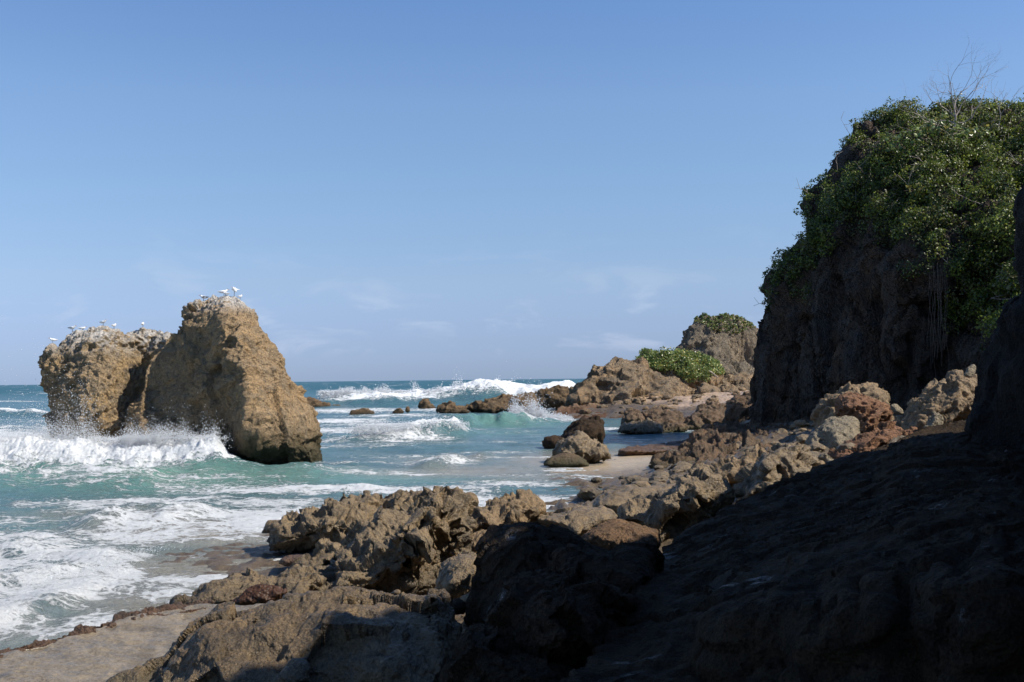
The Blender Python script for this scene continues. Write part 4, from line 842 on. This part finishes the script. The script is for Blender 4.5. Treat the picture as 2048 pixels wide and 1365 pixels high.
# near wall beside and behind the camera: the cliff whose crest throws the foreground shadow
def wall_mesh():
    foot = [(10.6, 18.0), (8.6, 17.4), (8.5, 15), (8.6, 13), (8.6, 11.2), (8.5, 9), (8.3, 7.5), (7.8, 6), (6.6, 2), (5.6, -3), (4.2, -9), (2.5, -15)]
    crest = [5.0, 6.3, 7.0, 8.0, 9.0, 10.8, 11.2, 11.3, 11.4, 12.0, 12.6, 13]
    n = 60; L = np.linspace(0, len(foot)-1, n*2); fx = np.interp(L, range(len(foot)), [p[0] for p in foot]); fy = np.interp(L, range(len(foot)), [p[1] for p in foot])
    ch = np.interp(L, range(len(foot)), crest); cols = []
    for x, y, c in zip(fx, fy, ch):
        b_ = -.62 if y > 14 else 0
        prof = [(b_, .2), (b_+.05, 1.6), (b_*.8+.15, 3.0), (.3, 4.2), (.40, .62*c), (.45, .8*c), (.5, .93*c), (.9, c), (2.5, c*1.04), (6, c*.98), (10, c*.8), (11, -.5)]
        cols.append([(x+dx*.97, y-dx*.24, z) for dx, z in prof])
    V = np.array(cols); nr, nc = V.shape[:2]; i = np.arange(nr*nc).reshape(nr, nc)
    q = np.stack([i[:-1, :-1], i[1:, :-1], i[1:, 1:], i[:-1, 1:]], -1).reshape(-1, 4)
    q = np.vstack([q, np.stack([i[:-1, -1], i[1:, -1], i[1:, 0], i[:-1, 0]], -1)])
    T = np.vstack([q[:, [0, 1, 2]], q[:, [0, 2, 3]]])
    for e in (0, -1):
        r = i[e]; c = len(r)
        f = np.array([[r[0], r[k], r[k+1]] for k in range(1, c-1)])
        T = np.vstack([T, f if e == 0 else f[:, ::-1]])
    return V.reshape(-1, 3), T
V, T = wall_mesh()
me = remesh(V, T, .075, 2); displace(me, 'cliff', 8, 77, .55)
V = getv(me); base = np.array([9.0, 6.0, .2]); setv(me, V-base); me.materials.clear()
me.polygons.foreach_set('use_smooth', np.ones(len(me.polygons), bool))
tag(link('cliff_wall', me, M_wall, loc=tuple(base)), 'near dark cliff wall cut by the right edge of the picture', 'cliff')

# ------------------------------------------------------------ foliage
def leaves(C, Nrm, size, rs, fold=.25, asp=.62):
    """one small folded leaf per point: 4 vertices, 2 triangles"""
    n = len(C); d = Nrm + rs.normal(0, .75, (n, 3)); d /= np.linalg.norm(d, axis=1)[:, None]
    a = rs.normal(0, 1, (n, 3)); a -= (a*d).sum(1)[:, None]*d; a /= np.linalg.norm(a, axis=1)[:, None]
    b = np.cross(d, a); s = (size*rs.uniform(.6, 1.35, n))[:, None]
    V = np.stack([C-a*s*.5, C+b*s*asp*.5-d*s*fold*.3+a*s*.05, C+a*s*.5, C-b*s*asp*.5-d*s*fold*.3+a*s*.05], 1).reshape(-1, 3)
    k = np.arange(n)*4
    T = np.stack([np.stack([k, k+1, k+2], 1), np.stack([k, k+2, k+3], 1)], 1).reshape(-1, 3)
    return V, T
def foliage(name, centres, radii, nleaf, size, mats, weights, seed, outward=None, squash=.8):
    rs = np.random.RandomState(seed); CC = []; NN = []; MM = []
    for i, (c, r) in enumerate(zip(centres, radii)):
        n = int(nleaf*(r**2)/(np.mean(radii)**2)); d = rs.normal(0, 1, (n, 3)); d /= np.linalg.norm(d, axis=1)[:, None]
        if outward is not None:
            d = d+outward[i]*.55; d /= np.linalg.norm(d, axis=1)[:, None]
        rr = r*(rs.uniform(.35, 1.0, n)**.45)*(1+.35*vnoise(d*2.2+c, seed))
        p = c+d*rr[:, None]*np.array([1, 1, squash]); CC.append(p); NN.append(d*.9+np.array([0, 0, .35]))
        w = np.array(weights)*rs.uniform(.05, 1.0, len(weights))**1.5; MM.append(rs.choice(len(mats), n, p=w/w.sum()))
    C = np.vstack(CC); V, T = leaves(C, np.vstack(NN), size, rs)
    me = npmesh(name, V, T, False); mi = np.repeat(np.concatenate(MM), 2).astype(np.int32)
    for m in mats: me.materials.append(m)
    me.polygons.foreach_set('material_index', mi); me.update()
    return me
def tubes(name, segs, mat, sides=6):
    """segs: list of (p0, p1, r0, r1)"""
    V = []; Fq = []; k = 0
    for p0, p1, r0, r1 in segs:
        p0 = Vector(p0); p1 = Vector(p1); d = (p1-p0)
        if d.length < 1e-5: continue
        q = d.to_track_quat('Z', 'Y')
        for p, r in ((p0, r0), (p1, r1)):
            for s in range(sides):
                a = 2*math.pi*s/sides; V.append(p+q@Vector((math.cos(a)*r, math.sin(a)*r, 0)))
        for s in range(sides):
            t_ = (s+1) % sides; Fq.append((k+s, k+t_, k+sides+t_, k+sides+s))
        k += 2*sides
    return npmesh(name, np.array([tuple(v) for v in V]), np.array(Fq))
def branch(segs, tips, p, d, L, r, depth, rng, spread=.55, bend=.18, up=.05, keep=.70):
    n = 4; pts = [p]
    for i in range(n):
        d = (d+Vector((rng.gauss(0, bend), rng.gauss(0, bend), rng.gauss(0, bend)+up))).normalized(); q = p+d*(L/n)
        r1 = r*(1-.35/n); segs.append((p, q, r, r1)); p, r = q, r1; pts.append(p)
    if depth == 0:
        tips.append(p); return
    for k in range(rng.choice([2, 2, 3])):
        dd = (d+Vector((rng.gauss(0, spread), rng.gauss(0, spread), rng.gauss(0, spread*.8)))).normalized()
        st = pts[rng.choice([-1, -1, -2, -3])]
        branch(segs, tips, st, dd, L*rng.uniform(.55, .85), r*keep, depth-1, rng, spread, bend, up, keep)

rs = np.random.RandomState(5)
V, N = BUILT['cliff']; ppx, ppy = proj(V)
vis = (N[:, 1] < .55)
# lower limit of the greenery down the cliff, as in the picture
low = np.interp(ppx, [1500, 1540, 1600, 1660, 1700, 1740, 1800, 1850, 1900, 1950, 2048, 2300], [690, 660, 600, 560, 480, 500, 530, 520, 600, 680, 740, 720])
nz = vnoise(V*.45, 91)*55+vnoise(V*1.3, 92)*25
m = (ppy < low+nz) & vis & (ppx > 1490) & (ppx < 2250)
gap = ((np.abs(ppx-1700) < 60) & (np.abs(ppy-480) < 60)) | ((np.abs(ppx-1880) < 35) & (ppy > 560))
m &= ~(gap & (rs.rand(len(V)) < .8))
idx = np.flatnonzero(m)
def pick(idx, V, dmin, n, rs):
    idx = rs.permutation(idx); seen = set(); out = []
    for i in idx:
        k = tuple((V[i]/dmin).astype(int))
        if k in seen: continue
        seen.add(k); out.append(i)
        if len(out) >= n: break
    return np.array(out)
top = idx[(ppy[idx] < low[idx]-50)]
a = pick(top, V, .50, 2600, rs)
big = vnoise(V[a]*.42, 95); mid_ = vnoise(V[a]*.85, 96)
keep = (big*.7+mid_*.6 > -.42) | (ppy[a] < 330) & (ppx[a] > 1760)
a = a[keep]; big = big[keep]; mid_ = mid_[keep]
right = np.clip((ppx[a]-1700)/200, 0, 1)
lift = .05+.7*np.clip(big+.25, 0, 1)+1.5*np.clip(mid_-.05, 0, .6)
lift = lift*np.interp(ppy[a], [235, 270, 420], [.12, .3, 1.0])
ca = V[a]+N[a]*(lift*(.35+.65*right))[:, None]; ra = rs.uniform(.22, .46, len(a))*(1+.9*np.clip(mid_, 0, 1))
leftedge = ppx[a] < np.interp(ppy[a], [200, 300, 500, 640], [1760, 1700, 1620, 1540])
ra = np.where(leftedge, ra*.55, ra)
def shrub_mass(name, sel, nl, sz, w, seed, label):
    me = foliage(name, ca[sel], ra[sel], nl, np.float64(sz), M_leaves, w, seed, outward=N[a][sel])
    base = ca[sel].mean(0); setv(me, getv(me)-base); tag(link(name, me, None, loc=tuple(base)), label, 'shrubs', None, 'stuff')
shrub_mass('cliff_shrubs', np.ones(len(a), bool), 105, .105, [.42, .26, .16, .16], 7, 'dense green shrubs cloaking the top of the cliff')
rng = random.Random(12); segs = []
for k in rng.sample(range(len(ca)), 170):   # stems and dead twigs between the leaves
    c = Vector(ca[k]); n_ = Vector(N[a][k]); p = c-n_*.5; d = (n_+Vector((rng.gauss(0, .6), rng.gauss(0, .4), .5+rng.gauss(0, .3)))).normalized()
    L = rng.uniform(.7, 1.7)
    for i in range(5):
        d = (d+Vector((rng.gauss(0, .2), rng.gauss(0, .2), rng.gauss(0, .15)))).normalized(); q = p+d*L/5; segs.append((p, q, .018-.0025*i, .0155-.0025*i)); p = q
        if i > 1: segs.append((p, p+Vector((rng.gauss(0, .25), rng.gauss(0, .2), .15+rng.gauss(0, .15))), .009, .005))
o = link('dead_twigs', tubes('dead_twigs', segs, None, 4), M_bark); tag(o, 'pale dead twigs poking out of the shrubs on the cliff', 'twigs', None, 'stuff')
b = pick(idx[(ppy[idx] >= low[idx]-170)], V, .42, 1500, rs)
bn = vnoise(V[b]*.5, 97); b = b[(bn > -.12)]
me = foliage('hanging_plants', V[b]+N[b]*.06, rs.uniform(.18, .46, len(b)), 36, np.float64(.10), M_leaves, [.22, .56, .04, .18], 8, outward=N[b])
base = V[b].mean(0); setv(me, getv(me)-base)
tag(link('hanging_plants', me, None, loc=tuple(base)), 'dark creeping plants hanging down the shaded cliff face', 'plants', None, 'stuff')

def surf(key, px, py):
    V, N = BUILT[key]; a, b_ = proj(V); d = np.hypot(a-px, b_-py)
    c = np.flatnonzero(d < max(6, d.min()+2)); return V[c[np.argmin(V[c, 1])]]
def shrub(name, label, cat, P, blobs_, nleaf, size, mats, w, seed, trunk_r=.05, bark=None, group=None):
    root = bpy.data.objects.new(name, None); COL.objects.link(root); root.location = P; tag(root, label, cat, group)
    P = Vector(P); rng = random.Random(seed); segs = []
    C = [np.array(P)+np.array(b_[:3]) for b_ in blobs_]; R = [b_[3] for b_ in blobs_]
    for c in C:
        q = P.copy(); e = Vector(c)
        for k in range(3):
            n_ = P.lerp(e, (k+1)/3)+Vector((rng.gauss(0, .06), rng.gauss(0, .06), .05*math.sin(k)))
            segs.append((q, n_, trunk_r*(1-.22*k), trunk_r*(1-.22*(k+1)))); q = n_
        for k in range(7):
            d = Vector((rng.gauss(0, 1), rng.gauss(0, 1), rng.gauss(0, 1))).normalized(); segs.append((e-d*.1, e+d*.5, trunk_r*.35, trunk_r*.12))
    me = tubes('branches', [(a_-P, b_-P, r0, r1) for a_, b_, r0, r1 in segs], None, 5); link('branches', me, bark or M_barkd, root)
    me = foliage('foliage', C, R, nleaf, np.float64(size), mats, w, seed); setv(me, getv(me)-np.array(P)); link('foliage', me, None, root)
    return root
# large leaved sea grape shrubs standing out of the mass
P = surf('cliff', 1880, 300)
shrub('sea_grape_shrub', 'broad leaved sea grape shrub around the base of the bare tree', 'shrub', tuple(P), [(-1.3, -.3, .6, .55), (-.4, -.5, .9, .6), (.6, -.4, .6, .6), (1.5, -.4, .5, .5), (-1.9, -.2, .2, .5), (.0, -.8, -.2, .5)], 75, .21, M_grape, [.4, .35, .05, .2], 21)
P = surf('cliff', 1840, 340)
shrub('sea_grape_shrub', 'yellowing sea grape sprig hanging below the bare tree', 'shrub', tuple(P), [(-.6, -.9, -.9, .45), (.1, -.9, -.6, .4), (.9, -.9, -1.0, .45), (.4, -1, -1.4, .35)], 26, .22, M_grape, [.2, .2, .35, .25], 22)
P = surf('cliff', 1960, 240)
shrub('shrub', 'dense bright green shrub on the cliff top right of the bare tree', 'shrub', tuple(P), [(.3, -.3, .3, .8), (1.3, -.3, .3, .8), (2.2, -.3, .5, .8), (-.4, -.5, .0, .7)], 620, .11, M_leaves, [.45, .15, .35, .05], 23)
V, N = BUILT['knob']; kk = V[V[:, 2] > V[:, 2].max()-.5].mean(0)
shrub('shrub', 'little round bush on the rock knob at the left edge of the cliff', 'shrub', tuple(kk), [(0, 0, .1, .38), (.3, 0, -.1, .35), (-.2, -.2, -.3, .3)], 200, .085, M_leaves, [.3, .3, .1, .3], 24)

def bare_tree(name, label, P, Lt, specs, seed, r0, cat='tree', leaf=None):
    root = bpy.data.objects.new(name, None); COL.objects.link(root); root.location = P; tag(root, label, cat)
    rng = random.Random(seed); segs = []; tips = []; P0 = Vector((0, 0, -.6)); p = P0; r = r0; pts = []
    for i in range(6):
        q = p+Vector((rng.gauss(0, .05), rng.gauss(0, .05), (Lt+.6)/6)); segs.append((p, q, r, r*.88)); p = q; r *= .88; pts.append((p, r))
    link('trunk', tubes('trunk', segs, None, 7), M_bark, root)
    seg2 = []
    for (fi, dx, dy, dz, L, dep) in specs:
        p, r = pts[fi]; branch(seg2, tips, p, Vector((dx, dy, dz)).normalized(), L, r*.65, dep, rng)
    link('branches', tubes('branches', seg2, None, 5), M_bark, root)
    if leaf:
        cs = [np.array(tips[i]) for i in range(0, len(tips), leaf[0])]
        me = foliage('foliage', cs, [.28]*len(cs), leaf[1], np.float64(.19), M_grape, [.4, .4, .05, .15], seed+1); link('foliage', me, None, root)
    return root
P = surf('cliff', 1893, 275)
bare_tree('bare_tree', 'leafless pale grey tree rising above the cliff top', (P[0], P[1]-.5, P[2]-.1), 1.1,
          [(5, .05, 0, 1, 1.3, 4), (5, -.5, 0, 1, 1.25, 4), (4, .9, .1, .7, 1.5, 4), (4, -.9, 0, .7, 1.2, 4), (3, -1, .1, .35, 1.3, 4), (3, 1, 0, .45, 1.4, 3), (2, -.9, -.2, .2, 1.3, 3), (5, .3, .2, 1, .9, 4), (5, -.2, -.2, 1, 1.0, 4), (2, 1, -.2, .2, 1.2, 3)], 4, .075)
P = surf('cliff', 2000, 250)
bare_tree('bare_sapling', 'thin leafless sapling near the right edge of the cliff top', (P[0]-.1, P[1]-.3, P[2]+.2), .7, [(5, -.5, 0, 1, .7, 2), (5, .4, 0, 1, .6, 2), (4, .1, 0, 1, .8, 2), (3, .8, 0, .9, .8, 2)], 9, .035)
# hanging roots against the dark face
rng = random.Random(3); segs = []
for k in range(16):
    p = Vector(surf('cliff', 1858+rng.uniform(-14, 26), 545+rng.uniform(-20, 20)))+Vector((0, -.5, 0)); L = rng.uniform(2.0, 4.2); n = 10
    for i in range(n):
        q = p+Vector((rng.gauss(0, .03), rng.gauss(0, .03), -L/n)); segs.append((p, q, .008, .008)); p = q
o = link('hanging_roots', tubes('hanging_roots', segs, None, 4), M_barkd); tag(o, 'thin pale roots hanging down the dark cleft of the cliff', 'roots', None, 'stuff')

# bush on the outcrop of the headland
V, N = BUILT['bushrock']; qx, qy = proj(V)
mm = np.flatnonzero((qx > 1266) & (qx < 1445) & (qy < np.interp(qx, [1266, 1300, 1345, 1400, 1440], [722, 735, 745, 760, 745])) & (N[:, 1] < .4))
b = pick(mm, V, .38, 500, rs)
C = list(V[b]+N[b]*.15); R = list(rs.uniform(.28, .5, len(b)))
root = bpy.data.objects.new('sea_grape_bush', None); COL.objects.link(root); P = V[b].mean(0); P[2] = V[b][:, 2].min(); root.location = tuple(P)
tag(root, 'low spreading bright green sea grape bush on the headland', 'bush')
for k in range(26):
    C.append(np.array(W(1388+rs.uniform(-28, 34), 750+rs.uniform(-18, 10), 87.6+rs.uniform(-.4, .6)))); R.append(.42)
me = foliage('foliage', C, R, 42, np.float64(.20), M_grape, [.45, .15, .12, .28], 31); setv(me, getv(me)-P); link('foliage', me, None, root)
segs = []
for k in range(40):
    c = Vector(C[rng.randrange(len(C))])-Vector(P); m_ = Vector((c.x*.5, c.y*.5+.2, c.z*.35)); segs += [(Vector((0, .3, 0)), m_, .04, .03), (m_, c+Vector((rng.gauss(0, .2), 0, .1)), .03, .015)]
link('branches', tubes('branches', segs, None, 5), M_barkd, root)
# plant cover on the far bluff
V, N = BUILT['bluff']; qx, qy = proj(V)
lowb = np.interp(qx, [1385, 1400, 1430, 1470, 1500, 1520], [640, 650, 664, 668, 658, 650])
mm = np.flatnonzero((qx > 1390) & (qx < 1560) & (qy < lowb+vnoise(V*.8, 5)*7) & (N[:, 1] < .5))
b = pick(mm, V, .36, 1300, rs)
me = foliage('bluff_plants', V[b]+N[b]*.04, rs.uniform(.10, .24, len(b)), 14, np.float64(.22), [M_grape[0], M_grape[1], M_grape[2], M_leaves[3]], [.35, .25, .1, .3], 33)
P = V[b].mean(0); setv(me, getv(me)-P)
tag(link('bluff_plants', me, None, loc=tuple(P)), 'low green plants capping the distant bluff', 'plants', None, 'stuff')
# bleached stick by the bush
a_, b_ = Vector(W(1418, 742, 86.5)), Vector(W(1436, 756, 86.5))
o = link('driftwood', tubes('driftwood', [(a_-b_, (a_-b_)*.5+Vector((0, 0, .05)), .05, .06), ((a_-b_)*.5+Vector((0, 0, .05)), Vector((0, 0, 0)), .06, .04)], None, 6), M_bark, loc=tuple(b_))
tag(o, 'bleached driftwood stick lying by the sea grape bush', 'driftwood')

# ------------------------------------------------------------ seabirds
def skin_mesh(name, pts, edges, rads, mat, sub=1):
    me = bpy.data.meshes.new(name); me.from_pydata(pts, edges, []); o = bpy.data.objects.new(name, me); COL.objects.link(o)
    o.modifiers.new('k', 'SKIN'); s = o.modifiers.new('s', 'SUBSURF'); s.levels = sub; s.render_levels = sub
    for i, r in enumerate(rads): me.skin_vertices[0].data[i].radius = (r, r) if not isinstance(r, tuple) else r
    me.skin_vertices[0].data[2].use_root = True
    dg = bpy.context.evaluated_depsgraph_get(); out = bpy.data.meshes.new_from_object(o.evaluated_get(dg))
    bpy.data.objects.remove(o); out.materials.clear()
    out.polygons.foreach_set('use_smooth', np.ones(len(out.polygons), bool)); return out
BODY = {}
def bird_meshes(kind):
    if kind in BODY: return BODY[kind]
    if kind == 'tern':     # level body, long tail, faces +X
        pts = [(-.22, 0, .17), (-.13, 0, .17), (-.02, 0, .165), (.07, 0, .19), (.12, 0, .245), (.155, 0, .262)]; rad = [.016, .045, .070, .058, .036, .032]; head = (.165, .262); bl = .075
    elif kind == 'egret':  # rounded, upright, hunched
        pts = [(-.12, 0, .22), (-.06, 0, .27), (0, 0, .31), (.04, 0, .37), (.05, 0, .42), (.075, 0, .43)]; rad = [.03, .075, .09, .07, .045, .032]; head = (.09, .43); bl = .06
    else:                  # resting low
        pts = [(-.2, 0, .09), (-.1, 0, .085), (0, 0, .08), (.07, 0, .11), (.10, 0, .15), (.125, 0, .16)]; rad = [.012, .04, .06, .045, .03, .028]; head = (.14, .16); bl = .06
    b = skin_mesh('body', pts, [(i, i+1) for i in range(5)], rad, None, 2)
    bill = tubes('bill', [((head[0]+.01, 0, head[1]), (head[0]+bl, 0, head[1]-.012), .012, .002)], None, 6)
    hipz = {'tern': .13, 'egret': .22, 'rest': .05}[kind]
    legs = [tubes('leg', [((0, s*.022, hipz), (.005, s*.022, hipz*.5), .007, .006), ((.005, s*.022, hipz*.5), (0, s*.022, 0), .006, .006), ((0, s*.022, .004), (.035, s*.026, .004), .006, .004)], None, 5) for s in (-1, 1)]
    # folded wings along the flanks
    wz = pts[2][2]+.012; w = []
    for s in (-1, 1):
        w.append(skin_mesh('wing', [(.05, s*.045, wz+.01), (-.03, s*.056, wz+.012), (-.12, s*.04, wz+.01), (-.25, s*.016, wz+.008)], [(0, 1), (1, 2), (2, 3)], [(.02, .03), (.014, .04), (.012, .028), (.005, .008)], None, 1))
    cap = skin_mesh('crown', [(head[0]-.045, 0, head[1]+.012), (head[0]-.02, 0, head[1]+.018), (head[0]+.002, 0, head[1]+.012)], [(0, 1), (1, 2)], [(.014, .020), (.018, .017), (.010, .012)], None, 1)
    for me_, mt in ((b, M_white), (bill, M_bill), (legs[0], M_leg), (legs[1], M_leg), (w[0], M_greyf), (w[1], M_greyf), (cap, M_black)):
        me_.materials.append(mt)
    BODY[kind] = (b, bill, legs, w, cap); return BODY[kind]
def perch(key, px):
    V, N = BUILT[key]; a, b_ = proj(V); c = np.flatnonzero(np.abs(a-px) < 2.0); i = c[np.argmin(b_[c])]; p = V[i]
    near = V[np.hypot(V[:, 0]-p[0], V[:, 1]-p[1]) < .05]; return Vector((p[0], p[1], near[:, 2].max()-.012))
def bird(px, key, kind, rot, label, scale=1.0, dark=False, cap=True, white_wings=False):
    P = perch(key, px); root = bpy.data.objects.new('seabird', None); COL.objects.link(root)
    root.location = P; root.rotation_euler = (0, 0, math.radians(rot)); root.scale = (scale,)*3
    tag(root, label, 'bird', 'seabirds resting on the sea stacks')
    b, bill, legs, w, c = bird_meshes(kind)
    def ch(name, me, mat=None):
        o = bpy.data.objects.new(name, me); COL.objects.link(o); o.parent = root
        if mat: o.material_slots[0].link = 'OBJECT'; o.material_slots[0].material = mat
    ch('body', b); ch('bill', bill)
    for l in legs: ch('leg', l)
    for x in w: ch('wing', x, M_black if dark else (M_white if white_wings else None))
    if cap: ch('crown', c)
bird(107, 'stack2', 'tern', 200, 'white tern alone on the left shoulder of the low stack', 0.83, white_wings=True)
bird(143, 'stack2', 'tern', -12, 'white tern with tail stretched left, lowest on the ridge of the low stack', 0.94)
bird(167, 'stack2', 'rest', 10, 'white tern crouched between the stretched tern and the double peak', 0.90, white_wings=True)
bird(206, 'stack2', 'tern', -20, 'white tern standing on the highest knob of the low stack', 0.90, white_wings=True)
bird(230, 'stack2', 'tern', 80, 'pale tern seen end on just right of the highest knob', 0.83)
bird(284, 'stack2', 'tern', 100, 'white tern by itself near the middle saddle of the low stack', 0.83, white_wings=True)
bird(406, 'stack', 'tern', 175, 'dark backed tern facing left on the summit edge of the tall stack', 0.94, dark=True)
bird(446, 'stack', 'tern', 15, 'white black capped tern standing near the middle of the tall summit', 1.02, white_wings=True)
bird(453, 'stack', 'rest', 170, 'white tern crouched low at the feet of the black capped one', 0.83, white_wings=True, cap=False)
bird(470, 'stack', 'egret', 210, 'round white egret like bird on thin dark legs, highest on the tall stack', 0.86, cap=False, white_wings=True)
bird(482, 'stack', 'tern', 70, 'small grey bird at the right end of the tall summit', 0.75)

# ------------------------------------------------------------ spray thrown up by the waves
def droplets(name, P, r):
    o = np.array([[1, 1, 1], [-1, -1, 1], [-1, 1, -1], [1, -1, -1]], float)*.8
    f = np.array([[0, 1, 3], [0, 2, 1], [0, 3, 2], [1, 2, 3]])[:, ::-1]
    V = (P[:, None]+o[None]*r[:, None, None]).reshape(-1, 3); T = (f[None]+(np.arange(len(P))*4)[:, None, None]).reshape(-1, 3)
    return npmesh(name, V, T)
def spray(label, pts, n, hfun, rmin, rmax, seed, spread=.9, zb=.0, clump=1.3):
    """jets: pts = (px, Y, height); droplets leave the crest on ballistic arcs, dense below and thinning out above"""
    rs = np.random.RandomState(seed); p = np.array(pts, float)
    px = rs.uniform(p[:, 0].min(), p[:, 0].max(), n*7); Yc = np.interp(px, p[:, 0], p[:, 1]); H = np.interp(px, p[:, 0], p[:, 2])
    jet = .55+.75*vnoise(np.stack([px/14., px*0, px*0+seed], 1), seed)+.35*vnoise(np.stack([px/4.2, px*0, px*0+seed], 1), seed+1)
    H = H*np.clip(jet, .12, 1.6)
    t_ = rs.exponential(.36, len(px)); ok = t_ < 1.7
    Y = Yc+rs.normal(0, spread, len(px)); X = (px-CX)/F*Yc+rs.normal(0, .16, len(px))+t_*H*rs.normal(0, .12, len(px))
    Z = zb*(1-.5*rs.rand(len(px))**2)+t_*H; P = np.stack([X, Y, Z], 1)
    d = fbm(P*clump*2.2, 4, seed+4); ok &= (d+.30-.30*t_+rs.normal(0, .1, len(px)) > 0)
    P = P[ok][:n]; tt = t_[ok][:n]
    r = rmin+(rmax-rmin)*rs.rand(len(P))**3.0; r = r*(1-.25*np.clip(tt, 0, 1))
    base = np.array([P[:, 0].mean(), P[:, 1].mean(), 0.]); me = droplets('sea_spray', P-base, r)
    tag(link('sea_spray', me, M_spray, loc=tuple(base)), label, 'sea spray', None, 'stuff')
spray('burst of white spray hiding the foot of the low sea stack', [(-160, 37.2, .35), (-60, 37.2, .5), (60, 37.2, .9), (95, 37.3, 2.3), (130, 37.3, 2.3), (180, 37.2, 1.6), (240, 36.6, 1.0), (330, 35.9, .7)], 42000, None, .006, .020, 51, .35, .95)
spray('spray leaping up beside the cleft of the tall sea stack', [(240, 36.2, .6), (330, 35.6, 1.0), (375, 35.4, 1.2), (410, 35.3, 1.6), (432, 35.2, 1.8), (442, 35.2, .6)], 20000, None, .005, .019, 52, .25, 1.05)
spray('fine droplets drifting high left of the low sea stack', [(30, 40, 3.6), (70, 40, 4.4), (130, 39, 3.2)], 2600, None, .006, .022, 53, .8, 1.0, 1.0)
spray('fan of spray against the reef ridge near the headland', [(985, 74, .8), (1020, 74, 1.5), (1045, 74, 2.6), (1065, 74, 2.3), (1095, 73, 1.3), (1135, 72.5, .4)], 30000, None, .012, .05, 54, .6, .0, .7)
spray('ragged spume along the crest of the far breaking wave', [(640, 121, .4), (740, 121, .7), (850, 122, .8), (930, 123, 1.5), (990, 123, 1.2), (1060, 123, .7), (1130, 123, .5), (1170, 123, .3)], 22000, None, .03, .10, 55, 1.0, 1.7, .5)
spray('small splash on the crest of the middle breaker', [(700, 49, .2), (800, 50.2, .35), (870, 51.6, .6), (910, 52.2, .4), (930, 52.5, .1)], 8000, None, .01, .035, 56, .4, .7, 1.2)
spray('low splashes over the foamy shallows at the left', [(-60, 15.2, .2), (60, 15.2, .22), (160, 15.4, .3), (200, 15.6, .2), (270, 17.0, .25), (300, 17.2, .1)], 5000, None, .003, .009, 57, .35, .12, 3.0)
